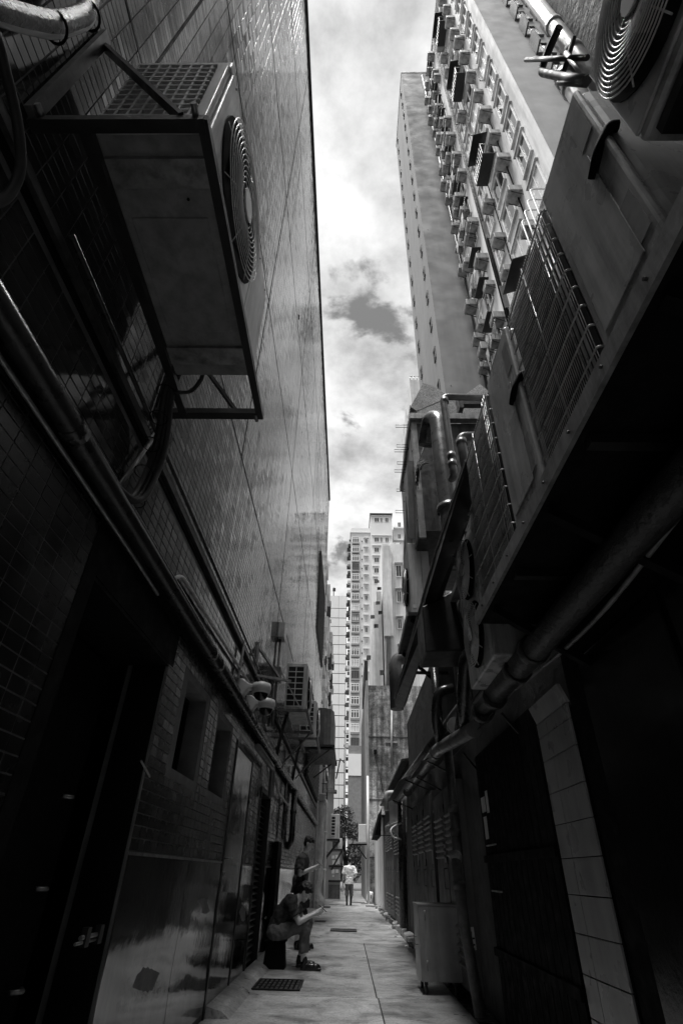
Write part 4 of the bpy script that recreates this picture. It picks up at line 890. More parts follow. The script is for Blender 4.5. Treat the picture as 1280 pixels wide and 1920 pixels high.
# low pipes on the right wall
run('wall_drain', [(1.18,5.2,2.30),(1.16,7.2,2.50),(1.14,14.0,2.62)], .075, pipe_m, 'long grey drainpipe sloping along the right wall above the cabinets', joints=[((1.16,y_,2.51),(0,1,0)) for y_ in (6.0,7.5,9.2,11.5)], n=14)
run('upper_wall_drain', [(1.25,6.0,2.72),(1.2,14.0,2.90)], .055, pipe_m, 'parallel grey drainpipe above the long sloping one on the right', n=12)
run('drop_pipe', [(1.2,5.6,3.9),(1.2,5.6,2.6),(1.2,5.9,2.45)], .07, piped_m, 'black drop pipe joining the sloping drainpipe below the hood', bend=.15)
run('drop_pipe', [(1.15,7.0,3.5),(1.15,7.0,2.55)], .055, piped_m, 'second black drop pipe behind the hood box')
run('u_bend', [(1.3,4.9,3.0),(1.12,4.9,2.9),(1.12,5.2,2.55),(1.2,5.6,2.42)], .075, piped_m, 'black swan neck pipe under the hood box', bend=.18)
run('u_bend', [(1.3,6.6,3.1),(1.1,6.6,3.05),(1.06,6.7,2.75),(1.14,6.95,2.55)], .06, piped_m, 'smaller black swan neck pipe farther along the right wall', bend=.15)
run('valve_pipe', [(1.25,4.5,2.75),(1.25,4.7,2.6),(1.25,4.75,2.42)], .045, piped_m, 'short black valve pipe at the end of the insulated pipe', bend=.1, joints=[((1.25,4.72,2.5),(0,0,1))])
# sloping sheet awnings
for i, (y0, y1, z_, xo, lab) in enumerate(((7.7,9.3,2.42,.98,'nearer sloping sheet awning over the steel cabinets'),(10.0,13.2,2.50,.88,'farther sloping sheet awning with a pointed corner over the cabinets'),(4.6,6.6,2.30,1.22,'dark narrow sheet awning over the black slatted gate'))):
    t = thing('sheet_awning', (1.3, y0, z_), lab, 'awning')
    MB().prism([(1.47,y0,z_+.22),(1.47,y0,z_+.235),(xo,y0,z_+.012),(xo,y0,z_)], (0,y1-y0,0)).build('sheet', dgalv_m, t)
    MB().bar((1.46,y0+.1,z_-.15),(xo+.1,y0+.1,z_+.03), .02).build('stay', dkmet_m, t); MB().bar((1.46,y1-.1,z_-.15),(xo+.1,y1-.1,z_+.03), .02).build('stay', dkmet_m, t)
# pale tiled pillar
TP = thing('tiled_pillar', (XR, 3.8, 0), 'pale stained ceramic tiled pillar in the dark right foreground', 'pillar')
MB().box(XR+.004, XR+.3, 3.54, 4.22, 0, 2.10).build('pillar_core', black_m, TP)
zs = [0,.105,.297,.49,.685,.88,1.075,1.268,1.46,1.65,1.86,2.02,2.12]
for a, b in zip(zs, zs[1:]):
    for c, d in ((3.55,4.0),(4.0,4.215)):
        MB().box(XR-.01, XR+.003, c+.003, d-.003, a+.003, b-.003).build('ceramic_tile', ceram_m, TP, bevel=.002)
MB().prism([(XR-.008,3.55,2.125),(XR-.008,4.21,2.125),(XR-.05,4.21,2.24),(XR-.05,3.55,2.24)], (.02,0,0)).build('sloping_tile', ceram_m, TP)
# black wall before the pillar and the slatted gate
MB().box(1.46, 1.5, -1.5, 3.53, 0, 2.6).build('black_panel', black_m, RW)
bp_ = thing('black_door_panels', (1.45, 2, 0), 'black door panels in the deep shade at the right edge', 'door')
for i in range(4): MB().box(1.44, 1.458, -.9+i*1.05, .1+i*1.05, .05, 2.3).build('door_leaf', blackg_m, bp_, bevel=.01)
gt = thing('slatted_gate', (XR, 5.3, 0), 'black gate of vertical slats left of the tiled pillar', 'gate')
for i in range(14): MB().box(XR-.01, XR+.012, 4.27+i*.158, 4.27+i*.158+.146, .06, 2.28).build('slat', black_m, gt, bevel=.004)
for z_ in (.55, 1.28): MB().box(XR-.035, XR-.011, 4.25, 6.5, z_, z_+.06).build('cross_rail', black_m, gt)
MB().box(XR-.013, XR-.0105, 6.22, 6.40, 1.72, 1.86).build('sticker', paper_m, gt); MB().box(XR-.013, XR-.0105, 6.08, 6.18, 1.70, 1.90).build('sticker', paper_m, gt)
MB().box(XR-.013, XR-.0105, 6.24, 6.38, 1.48, 1.68).build('sticker', paper_m, gt)
for z_ in (1.42, 1.05): MB().tube([(XR-.03,5.9,z_),(XR-.03,6.3,z_)], .008, 6).build('bolt', galv_m, gt)
# ------------------------------------------------------------------ steel cabinets, sheds, bin on the right
def louvres(par, x, y0, y1, z0, z1, n, mat=galv_m):
    for i in range(n):
        z = z0 + (z1-z0)*i/n; h = (z1-z0)/n
        MB().add([(x,y0,z),(x-.03,y0,z+.15*h),(x-.03,y1,z+.15*h),(x,y1,z),(x,y0,z+.55*h),(x-.03,y0,z+.35*h),(x-.03,y1,z+.35*h),(x,y1,z+.55*h)],
                 [(0,3,2,1),(4,5,6,7),(0,1,5,4),(1,2,6,5),(2,3,7,6),(3,0,4,7)]).build('louvre_slat', mat or dgalv_m, par)
def cabinet(y0, y1, h, x, lab, doors, low=True, mat=None):
    t = thing('steel_cabinet', (x+.2, (y0+y1)/2, 0), lab, 'cabinet')
    MB().box(x+.012, 1.499, y0, y1, .08, h).build('carcass', mat or cab_m, t)
    w = (y1-y0)/doors
    for d in range(doors):
        a, b = y0+d*w+.015, y0+(d+1)*w-.015
        o = MB().box(x-.012, x+.011, a, b, .12, h-.05).build('door', mat or cab_m, t, bevel=.006)
        louvres(o, x-.013, a+.12, b-.12, h-.85, h-.30, 7)
        if low: louvres(o, x-.013, a+.12, b-.12, .28, .72, 5)
        MB().tube(arc([(x-.012,a+.09,1.02),(x-.06,a+.09,1.02),(x-.06,a+.09,1.25),(x-.012,a+.09,1.25)], .02), .008, 6).build('handle', galv_m, o)
        MB().box(x-.016, x-.013, a+.12, a+.20, 1.32, 1.55).build('notice', paper_m, o)
        for z_ in (.4, 1.3, h-.3): MB().tube([(x-.018,b-.005,z_),(x-.018,b-.005,z_+.10)], .009, 6).build('hinge', dkmet_m, o)
    return t
cabinet(7.62, 9.7, 2.22, 1.40, 'tall dark steel cabinet with louvred doors behind the wheeled bin', 2)
cabinet(9.85, 12.9, 2.35, 1.38, 'long dark steel cabinet with louvred doors under the pointed awning', 3)
cabinet(15.6, 18.4, 2.5, 1.40, 'louvred steel cabinet past the black standpipe', 2)
cabinet(19.0, 22.6, 2.7, 1.40, 'grey louvred steel cabinet near the black triangular awning', 3, mat=G('grey_cabinet', .2, .45, var=.25, scale=3, bump=.05, streak=.5))
sh = thing('sheet_shed', (2.2, 19, 0), 'corrugated shed with a pipe on its roof behind the right cabinets', 'shed')
MB().box(1.5, 5, 14.25, 24.5, 0, 3.55).build('wall', dconc_m, sh)
MB().prism([(1.32,14.2,3.50),(1.32,14.2,3.56),(4.5,14.2,4.0),(4.5,14.2,3.94)], (0,10.4,0)).build('roof_sheet', dgalv_m, sh)
sh2 = thing('rear_shed', (2.4, 28, 0), 'pale walled lean-to between the sheds and the stained concrete building', 'shed')
MB().box(1.42, 5, 24.6, 32.9, 0, 3.1).build('wall', cream_m, sh2)
MB().box(1.38, 5, 24.55, 32.9, 3.11, 3.2).build('roof_sheet', dgalv_m, sh2)
px_prism('rendered_gable', [(728,1490),(762,1490),(762,1560),(745,1566),(735,1560),(730,1545)], 14.22, (0,-.03,0), G('pale_gable', .55, .8, var=.2, scale=3, bump=.2, streak=.4), sh)
run('roof_pipe', [W(724,1520,Y=14.1),W(724,1487,Y=14.1),W(775,1487,Y=14.1)], .06, pipel_m, 'pale pipe running level over the rendered gable on the right', bend=.08)
run('standpipe', [W(752,1500,Y=13.9),W(757,1740,Y=13.9)], .09, piped_m, 'thick black standpipe in front of the rendered gable', n=14)
run('white_cable', [W(752,1543,Y=13.7),W(738,1549,Y=13.7),W(731,1556,Y=13.6),W(735,1570,Y=13.6),W(752,1574,Y=13.7)], .018, frame_m, 'white cable looping out from the black standpipe', 'cable', bend=.2)
run('white_cable', [W(722,1550,Y=14.3),W(732,1546,Y=14.2),W(748,1540,Y=14.1)], .014, frame_m, 'short white cable at the top of the louvred cabinet', 'cable', bend=.2)
ta = thing('triangle_awning', (1.2, 19.5, 2.7), 'black triangular folded awning above the far cabinets', 'awning')
q = [W(715,1515,Y=19), W(702,1566,Y=19), W(714,1568,Y=19)]
MB().prism([(p.x,19.0,p.z) for p in q], (0,2.6,0)).build('canvas', black_m, ta)
MB().bar((1.4,19,q[1].z),(q[1].x,19,q[1].z), .02).build('arm', dkmet_m, ta)
# downpipe with elbow in front of the near cabinet
run('cast_downpipe', [(1.30,7.35,2.55),(1.30,7.35,1.42),(1.22,7.05,1.32),(1.22,6.95,.9),(1.30,6.9,.05)], .055, G('rusty_pipe', .09, .55, .2, var=.5, scale=12, bump=.4), 'rough cast downpipe with a bulging elbow beside the wheeled bin', bend=.10, joints=[((1.30,7.35,1.85),(0,0,1)),((1.30,7.35,1.60),(0,0,1)),((1.22,6.98,1.08),(0,0,1))], n=14)
el = MB().ball((1.235,7.10,1.335), (.075,.085,.075), 16, 10).build('pipe_elbow', G('pale_elbow', .3, .6, var=.4, scale=20, bump=.6), org=(1.235,7.1,1.26)); tag(el, 'pale rough knuckle elbow on the cast downpipe', 'pipe elbow')
pn = thing('paper_notice', (1.2, 6.95, .6), 'white printed paper notice hanging by the wheeled bin', 'notice')
nA, nB = W(872,1740,Y=7.6), W(889,1783,Y=7.6)
MB().prism([W(874,1739,Y=7.6),W(887,1738,Y=7.6),W(893,1781,Y=7.6),W(882,1783,Y=7.6)], (0,.004,0)).build('sheet', paper_m, pn)
for (a,b,c) in ((876,1747,8),(876,1750,8),(880,1758,3),(885,1758,4),(883,1770,2),(887,1770,3),(884,1778,5)):
    MB().prism([W(a,b,Y=7.596),W(a+c,b-.4,Y=7.596),W(a+c+.5,b+3,Y=7.596),W(a+.5,b+3.4,Y=7.596)], (0,-.002,0)).build('print_block', black_m, pn)
# wheeled bin
bn = thing('wheeled_bin', (1.15, 8.5, 0), 'plain grey sheet metal wheeled bin cabinet standing on the right', 'bin')
bx0, bx1, by0, by1 = .90, 1.40, 8.28, 8.86
MB().box(bx0, bx1, by0, by1, .12, .845).build('body', bin_m, bn, bevel=.006)
MB().box(bx0-.006, bx1+.006, by0-.008, by1+.006, .846, .866).build('lid', bin_m, bn, bevel=.004)
dd = MB().box(bx0+.085, bx1-.004, by0-.012, by0-.001, .125, .84).build('door', bin_m, bn, bevel=.003)
for z_ in (.22, .70):
    hg = MB().tube([(bx0+.082,by0-.014,z_),(bx0+.082,by0-.014,z_+.10)], .007, 8).build('hinge', galv_m, dd)
    for j in range(4):
        for dx in (-.016,.02): MB().disc((bx0+.082+dx,by0-.014,z_+.012+j*.025), (0,1,0), .004, .004, 6).build('rivet', galv_m, hg)
for (x_, y_) in ((bx0+.06,by0+.06),(bx1-.08,by0+.06),(bx0+.06,by1-.07),(bx1-.08,by1-.07)):
    w = MB().tube([(x_-.014,y_,.045),(x_+.014,y_,.045)], .045, 14).build('castor', rubber_m, bn)
    MB().box(x_-.022, x_+.022, y_-.02, y_+.02, .088, .119).build('fork', dkmet_m, w)
MB().tube(arc([(bx0-.004,by0+.2,.45),(bx0-.04,by0+.2,.45),(bx0-.04,by0+.2,.53),(bx0-.004,by0+.2,.53)], .015), .006, 6).build('latch', galv_m, bn)
# bucket and planks farther on
bk = thing('white_bucket', (1.15, 24.6, 0), 'white plastic jerrycan standing tilted on planks by the right wall', 'bucket')
bc = W(692,1690,Z=.08)
MB().tube([bc, bc+V((.01,0,.04)), bc+V((.06,0,.34)), bc+V((.07,0,.40))], [.13,.15,.15,.11], 16).build('body', plast_m, bk)
MB().box(bc.x+.06, bc.x+.10, bc.y-.17, bc.y-.15, .2, .34).build('handle_slot', black_m, bk)
for i, (px_, py_) in enumerate(((690,1694),(700,1699),(672,1692))):
    c = W(px_, py_, Z=.02); o = MB().box(c.x-.35, c.x+.3, c.y-.12, c.y+.12, .012, .045).build('plank', wood_m); tag(o, ['wooden plank under the white jerrycan','loose plank at the right gutter in front of the jerrycan','flat board lying on the alley floor left of the jerrycan'][i], 'plank')
# far right: white condenser box on arm, small stuff
fa = thing('condenser_unit', (1.1, 34, 3), 'small white condenser on a bracket beside the far tree', 'air conditioner')
p, q = W(672,1545,Y=32), W(683,1580,Y=32)
MB().box(p.x, q.x+.1, 32, 32.9, q.z, p.z).build('casing', cctv_m, fa, bevel=.02)
MB().bar((p.x-.5,32.2,q.z-.1),(q.x+.2,32.2,q.z-.06), .06).build('bracket', black_m, fa); MB().bar((p.x-.1,32.2,q.z-.15),(q.x+.1,32.2,q.z-.7), .05).build('bracket', black_m, fa)
run('far_downpipe', [(1.05,31.5,0),(1.05,31.5,5.6)], .06, pipel_m, 'thin pale downpipe on the corner of the stained building')

# ------------------------------------------------------------------ far left row
LF = thing('low_left_building', (-3, 31, 0), 'low cluttered building beyond the tiled wall on the left', 'building')
MB().box(-6, -1.30, 25.6, 33.9, 0, 5.6).build('wall', conc_m, LF)
MB().box(-6, -1.2, 25.5, 33.9, 5.61, 5.75).build('roof_slab', dconc_m, LF)
pc_ = thing('plaster_column', (-1.2, 26.2, 0), 'lumpy plastered column at the end of the tiled wall', 'column')
cl = []
for i in range(15):
    z = i*.27; cl.append((-1.22+.03*math.sin(i*2.1), 26.3, z))
MB().tube(cl, [.2 + .035*math.sin(i*1.7) + (.05 if i < 2 else 0) for i in range(15)], 14).build('shaft', G('lumpy_plaster', .4, .85, var=.25, scale=3, bump=.7, bscale=8, bdist=.08, streak=.3), pc_)
MB().box(-1.45, -1.0, 26.05, 26.55, 3.79, 4.1).build('cap', conc_m, pc_, bevel=.05)
run('white_downpipe', [(-1.02,27.6,.05),(-1.02,27.6,3.9),(-1.12,27.6,4.05),(-1.28,27.6,4.05)], .07, pipel_m, 'pale downpipe standing just past the plaster column', joints=[((-1.02,27.6,1.3),(0,0,1)),((-1.02,27.6,2.7),(0,0,1))], bend=.12)
for i, (Yp, xa, xb, ya, yb, lab) in enumerate(((29.5,620,636,1526,1573,'pale condenser on raking arms above the poster covered door'),(34,634,641,1572,1592,'small dark condenser behind the one over the poster door'))):
    p, q = W(xa,ya,Y=Yp), W(xb,yb,Y=Yp)
    t = thing('condenser_unit', (p.x, Yp, q.z), lab, 'air conditioner')
    MB().box(p.x, q.x, Yp, Yp+.9, q.z, p.z).build('casing', acw_m, t, bevel=.02)
    MB().box(p.x+.06, p.x+.5*(q.x-p.x), Yp-.006, Yp-.001, q.z+.1, p.z-.1).build('coil', fin_m, t)
    for j in range(7): MB().box(p.x+.05, p.x+.52*(q.x-p.x), Yp-.03, Yp-.008, q.z+.12+j*(p.z-q.z-.24)/6, q.z+.15+j*(p.z-q.z-.24)/6).build('grille_bar', acw_m, t)
    for yy in (Yp+.05, Yp+.8): MB().bar((q.x,yy,q.z-.05),(p.x-.35,yy,q.z-.95), .07).build('bracket_arm', dkmet_m, t)
    MB().box(p.x-.3, q.x+.02, Yp, Yp+.9, q.z-.07, q.z-.005).build('shelf', dkmet_m, t)
pd_ = thing('poster_door', (-.85, 36, 0), 'metal door pasted with small notices facing the camera on the left', 'door')
a, b = W(617,1597,Y=36), W(637,1680,Y=36)
MB().box(a.x-.6, b.x, 36, 37.5, 0, a.z).build('door_leaf', grayw_m, pd_)
for (x_, y_, w, h) in ((622,1604,5,6),(629,1603,5,7),(623,1613,9,8),(633,1608,3,12),(622,1630,5,8),(629,1630,5,7),(623,1640,3,4)):
    p, q = W(x_,y_,Y=36), W(x_+w,y_+h,Y=36); MB().box(p.x, q.x, 35.985, 35.998, q.z, p.z).build('notice', paper_m, pd_)
for y_ in (1624, 1652): p = W(618,y_,Y=36); MB().box(a.x, b.x+.02, 35.97, 35.999, p.z-.05, p.z+.05).build('door_rail', dkmet_m, pd_)
MB().box(a.x, b.x-.02, 35.975, 35.998, .05, W(618,1656,Y=36).z-.06).build('lower_panel', dgalv_m, pd_)
# old chimney and balcony bits above
ch = thing('old_chimney', (-1.5, 40, 0), 'flaking old chimney pillar against the pale panel building', 'chimney')
p, q = W(616,1432,Y=40), W(627,1478,Y=40)
MB().box(p.x, q.x, 40, 40.8, q.z, p.z).build('shaft', stain_m, ch); MB().box(p.x-.12, q.x+.12, 39.9, 40.9, p.z+.001, p.z+.22).build('cap', dconc_m, ch)
MB().box(p.x+.0, q.x-.05, 40.05, 40.75, 0, q.z-.001).build('white_pier', cream_m, ch); MB().box(p.x-.1, q.x+.15, 39.95, 40.85, q.z-.25, q.z-.1).build('ledge', conc_m, ch)
MB().tube([W(630,1460,Y=40),W(638,1422,Y=40),W(645,1430,Y=40)], .05, 5).build('aerial', dkmet_m, ch)
fbk = thing('rusty_balcony', (-1.5, 30, 5), 'rusty railed balcony with a lamp above the plaster column', 'balcony')
p, q = W(596,1508,Y=28.5), W(613,1508,Y=28.5)
MB().box(p.x, q.x, 28.5, 30, p.z-.06, p.z).build('floor', dkmet_m, fbk)
for i in range(5): MB().tube([(p.x+(q.x-p.x)*i/4,28.52,p.z),(p.x+(q.x-p.x)*i/4,28.52,p.z+.9)], .018, 5).build('baluster', dkmet_m, fbk)
MB().tube([(p.x,28.52,p.z+.9),(q.x,28.52,p.z+.9)], .022, 5).build('top_rail', dkmet_m, fbk)
MB().ball((p.x+.2,28.4,p.z-.2), (.2,.12,.07), 10, 6).build('lamp', cctv_m, fbk)
MB().box(p.x-.2, p.x+.25, 29, 30, p.z+.2, p.z+2.4).build('rag_screen', stain_m, fbk)
# ------------------------------------------------------------------ tree
tr = thing('street_tree', (.2, 58, 0), 'leafy street tree closing the far end of the alley', 'tree')
MB().tube([(.1,58,0),(0,58,1.4),(-.3,58,3.0),(-.3,58.1,5.2)], [.2,.17,.13,.05], 10).build('trunk', G('bark', .06, .9, bump=.5), tr)
TO = V((-.75,0,-2.3))
limbs = [((.3,58,3.2),(-1.2,57.6,5.6)),((.35,58,4),(1.6,58.3,6.6)),((.3,58,3.6),(.2,57,6.4)),((.4,58,4.6),(-.4,58.6,7.4)),((.3,58,3),(1.3,57.4,4.8))]
for p, q in limbs: MB().tube([V(p)+TO+V((.3,0,0)), (V(p)+V(q))/2+V((0,0,.25))+TO, V(q)+TO], [.08,.055,.02], 6).build('limb', MATS['bark'], tr)
n = 9000; cen = []
cl_c = [V((-1.3,57.6,6.0)),V((1.5,58.2,6.9)),V((.2,57,6.8)),V((-.4,58.6,7.8)),V((1.5,57.4,5.1)),V((.3,58,8.2)),V((-1.8,58,4.6)),V((2.2,57.8,4.4)),V((.9,57.2,3.6)),V((-.9,57.2,4.0)),V((-2.1,58,7.0))]
lv = MB(); leafv = []; leaff = []
for i in range(n):
    c = random.choice(cl_c); r = random.uniform(.3,1)**.6*1.05
    d = V((random.gauss(0,1),random.gauss(0,1),random.gauss(0,1))).normalized(); p = c + TO + V((d.x*r*1.1, d.y*r, d.z*r*.8))
    u = V((random.gauss(0,1),random.gauss(0,1),random.gauss(0,.5))).normalized(); w = u.cross(V((random.gauss(0,1),random.gauss(0,1),random.gauss(0,1)))).normalized(); s = random.uniform(.05,.10)
    o = len(leafv); leafv += [tuple(p-u*s*1.4), tuple(p+w*s*.6), tuple(p+u*s*1.4), tuple(p-w*s*.6)]; leaff.append((o,o+1,o+2,o+3))
lv.add(leafv, leaff); cr = lv.build('crown', G('leaves', .075, .5, var=.5, scale=1.5, bump=0, island=.5), tr); cr['kind'] = 'stuff'
# ------------------------------------------------------------------ small litter
cup = thing('drink_cup', W(525,1816,Z=0), 'clear plastic drink cup with dark tea beside the black stool', 'cup')
c0 = W(525,1816,Z=0)
MB().tube([c0+V((0,0,.012)), c0+V((0,0,.115))], [.034,.045], 16).build('cup_wall', G('cloudy_plastic', .45, .25, bump=0), cup)
MB().tube([c0+V((0,0,.002)), c0+V((0,0,.045))], [.035,.040], 16).build('dark_drink', G('tea', .03, .2, bump=0), cup)
lit = thing('crumpled_wrapper', W(548,1812,Z=0), 'crumpled paper wrapper on the ground by the shoes', 'litter')
c0 = W(548,1812,Z=0)
for i in range(6):
    a = V((random.uniform(-.08,.08), random.uniform(-.05,.05), 0))
    MB().add([c0+a+V((-.05,0,.004)), c0+a+V((.03,-.04,.01)), c0+a+V((.05,.02,.035)), c0+a+V((-.02,.05,.02))], [(0,1,2),(0,2,3)]).build('paper_fold', paper_m, lit)
# seated person's stool
st = thing('black_stool', (-1.09, 10.1, 0), 'black box stool under the seated person', 'stool')
MB().prism([(-1.22,9.94,0),(-.90,9.94,0),(-.93,9.94,.30),(-1.19,9.94,.30)], (0,.32,0)).build('box_body', black_m, st, bevel=.01)
MB().box(-1.22, -.90, 9.92, 10.28, .301, .33).build('seat', black_m, st, bevel=.01)
# ------------------------------------------------------------------ people
def cap(mb, p, q, r0, r1, n=14):
    """closed tapered capsule"""
    p, q = V(p), V(q); d = (q-p).normalized(); P = []; R = []
    for a in (85, 60, 35, 12): t = math.radians(a); P.append(p - d*r0*math.sin(t)); R.append(r0*math.cos(t))
    for t in (0, .5, 1): P.append(p*(1-t)+q*t); R.append(r0*(1-t)+r1*t)
    for a in (12, 35, 60, 85): t = math.radians(a); P.append(q + d*r1*math.sin(t)); R.append(r1*math.cos(t))
    return mb.tube(P, R, n)
def sleeve(mb, p, q, r0, r1, n=16):            # flat, cleanly cut end
    p, q = V(p), V(q); return mb.tube([p, (p+q)/2, q], [r0, (r0+r1)/2, r1], n)
fold_tex = bpy.data.textures.new('cloth_folds', 'CLOUDS'); fold_tex.noise_scale = .075; fold_tex.noise_depth = 2
CLOTH = ('shirt', 'trousers', 'shorts')
def remesh(mb, name, mat, parent, voxel=.01, smooth=3):
    tmp = bpy.data.objects.new('tmp', mb.mesh('tmp')); COL.objects.link(tmp)
    m = tmp.modifiers.new('r', 'REMESH'); m.mode = 'VOXEL'; m.voxel_size = voxel; m.use_smooth_shade = True
    s = tmp.modifiers.new('s', 'SMOOTH'); s.factor = .5; s.iterations = smooth
    if name in CLOTH:
        d_ = tmp.modifiers.new('d', 'DISPLACE'); d_.texture = fold_tex; d_.strength = .045; d_.mid_level = .5; d_.texture_coords = 'LOCAL'
        s2_ = tmp.modifiers.new('s2', 'SMOOTH'); s2_.factor = .5; s2_.iterations = 1
    dg = bpy.context.evaluated_depsgraph_get(); dg.update()
    me = bpy.data.meshes.new_from_object(tmp.evaluated_get(dg)); bpy.data.objects.remove(tmp)
    o_ = ORG[parent.name]; me.transform(Matrix.Translation(-o_)); me.name = name
    me.materials.clear(); me.materials.append(mat)
    ob = bpy.data.objects.new(name, me); COL.objects.link(ob); ob.parent = parent; ORG[ob.name] = o_; return ob
def frame(f, up=(0,0,1)):
    f = V(f).normalized(); s = f.cross(V(up)).normalized(); u = s.cross(f); return f, s, u
def ell(mb, c, f, s, u, a, b, h, n=16, m=12):
    c = V(c); t = MB().ball((0,0,0), 1, n, m)
    return mb.add([c + f*v[0]*a + s*v[1]*b + u*v[2]*h for v in t.v], t.f, True)
def head(mb, c, fw):
    f, s, u = frame(fw); c = V(c)
    ell(mb, c+u*.025-f*.012, f, s, u, .098, .076, .098)
    ell(mb, c-u*.05+f*.022, f, s, u, .062, .058, .075)
    ell(mb, c-u*.10+f*.052, f, s, u, .026, .030, .022)
    cap(mb, c+u*.012+f*.088, c-u*.028+f*.104, .010, .015, 8)          # nose
    ell(mb, c+u*.028+f*.082, f, s, u, .016, .055, .012)               # brow
    ell(mb, c-u*.062+f*.082, f, s, u, .011, .024, .008)               # lips
    for k in (-1, 1):
        ell(mb, c+s*.078*k-f*.008-u*.01, f, s, u, .018, .010, .030)   # ears
        ell(mb, c+s*.036*k+f*.066-u*.018, f, s, u, .02, .022, .018)
def hair(par, c, fw, vol=1.0, fringe=True):
    f, s, u = frame(fw); c = V(c); mb = MB()
    ell(mb, c+u*.042-f*.022, f, s, u, .102*vol, .084*vol, .092*vol); ell(mb, c+u*.0-f*.05, f, s, u, .062, .074, .085)
    for i in range(46):
        a = random.uniform(0, 2*math.pi); e = random.uniform(.1, 1.35)
        d = f*math.cos(a)*math.cos(e) + s*math.sin(a)*math.cos(e) + u*math.sin(e)
        if d.dot(f) > .75 and d.dot(u) < .35: continue
        p = c + u*.035 - f*.018 + V(d)*.088*vol; cap(mb, p, p + V(d)*.016 + f*random.uniform(-.01,.03) - u*random.uniform(.0,.02), .014, .006, 6)
    if fringe:
        for k in range(7): p = c + u*.095 + f*.055 + s*(k-3)*.021; cap(mb, p, p + f*.032 - u*.038, .014, .006, 6)
    return remesh(mb, 'hair', hair_m, par, .007, 1)
def hand(mb, w, dr, pn, curl=.5, side=1):
    """palm at wrist w pointing along dr, palm normal pn: five separate bent fingers"""
    f = V(dr).normalized(); nrm = (V(pn) - f*V(pn).dot(f)).normalized(); s = f.cross(nrm)*side; w = V(w)
    ell(mb, w+f*.045, f, s, nrm, .052, .040, .017)
    cap(mb, w-f*.01, w+f*.03, .025, .030, 10)
    for i, L_ in enumerate((.072,.080,.074,.058)):
        b = w + f*.085 + s*(.030-.020*i); a1 = curl*.6; a2 = curl*1.5
        k1 = b + (f*math.cos(a1)+nrm*math.sin(a1))*L_*.5; k2 = k1 + (f*math.cos(a2)+nrm*math.sin(a2))*L_*.55
        cap(mb, b-f*.015, k1, .0095, .0085, 8); cap(mb, k1, k2, .0085, .007, 8)
    t0 = w + f*.03 + s*.034; t1 = t0 + (f*.6+s*.6+nrm*.5).normalized()*.035; t2 = t1 + (f*.9+nrm*.5).normalized()*.03
    cap(mb, t0, t1, .012, .010, 8); cap(mb, t1, t2, .010, .008, 8)
def shoe(par, an, toe, mat, name='shoe'):
    an, toe = V(an), V(toe); d = (toe-an); d.z = 0; d.normalize(); s = d.cross(V((0,0,1))); mb = MB()
    ell(mb, (an.x+toe.x)/2*V((1,0,0)) + V((0,(an.y+toe.y)/2,.045)), d, s, V((0,0,1)), .145, .048, .042)
    ell(mb, V((toe.x,toe.y,.045))-d*.03, d, s, V((0,0,1)), .07, .05, .042)
    cap(mb, V((an.x,an.y,.06))-d*.01, V((an.x,an.y,.115)), .047, .045, 12)
    mb.obox(V(((an.x+toe.x)/2,(an.y+toe.y)/2,.017)), d*.150, s*.043, V((0,0,.015)))
    o = remesh(mb, name, mat, par, .008, 2); return o
def fabric(name, v): return G(name, v, .85, var=.18, scale=5, bump=.6, bscale=11, bdist=.03)
leather_m = G('black_leather', .012, .22, bump=.2)
def phone(c, f, u, label):
    f, s, u = frame(f, u); t = thing('phone', c, label, 'phone')
    MB().obox(c, f*.004, s*.036, u*.074).build('case', blackg_m, t, bevel=.003)
    MB().obox(V(c)-f*.0045, f*.0005, s*.032, u*.068).build('screen', frame_m, t); return t

# seated
P1 = thing('person', (-.9, 10.1, 0), 'seated person in dark t-shirt and baggy trousers bent over a phone', 'person', None)
hc_, hf = V((-.655,10.08,.915)), V((.80,-.10,-.60))
mb = MB(); head(mb, hc_, hf)
cap(mb, (-.80,10.1,.80), hc_-V((.035,0,.03)), .058, .052)
cap(mb, (-1.05,10.1,.43), (-.98,10.1,.60), .13, .125); cap(mb, (-.98,10.1,.60), (-.86,10.1,.76), .125, .12)
cap(mb, (-.86,9.97,.765), (-.86,10.23,.765), .085, .085)
arms = [((-.855,9.90,.765),(-.715,9.86,.555),(-.50,9.965,.645)), ((-.84,10.30,.765),(-.69,10.32,.56),(-.49,10.19,.655))]
for i, (a, b, c) in enumerate(arms):
    cap(mb, a, b, .052, .042); cap(mb, b, c, .041, .027); hand(mb, V(c)+V((.02,.005 if i==0 else -.005,.005)), (.85,.25 if i==0 else -.3,.35), (0,1 if i==0 else -1,.3), .9, 1 if i else -1)
legs = [((-1.02,9.99,.41),(-.62,9.96,.525),(-.635,9.96,.12)), ((-1.02,10.21,.41),(-.60,10.24,.535),(-.70,10.22,.12))]
for a, b, c in legs: cap(mb, a, b, .085, .06); cap(mb, b, c, .055, .036); cap(mb, c, V(c)+V((.03,0,-.06)), .036, .035)
body = remesh(mb, 'body', skin_m, P1, .0075, 2)
mb = MB(); cap(mb, (-1.06,10.1,.43), (-1.0,10.1,.60), .160, .150); cap(mb, (-1.0,10.1,.60), (-.88,10.1,.755), .150, .135); cap(mb, (-.87,9.95,.77), (-.87,10.25,.77), .098, .098)
cap(mb, (-.88,10.1,.76), (-.81,10.1,.805), .11, .075)
for a, b, c in arms: a, b = V(a), V(b); cap(mb, a, a.lerp(b,.35), .074, .074); sleeve(mb, a.lerp(b,.1), a.lerp(b,.66), .074, .082)
sleeve(mb, (-1.03,10.1,.50), (-1.075,10.1,.355), .155, .165)
remesh(mb, 'shirt', fabric('dark_tshirt', .028), P1, .011, 3)
mb = MB()
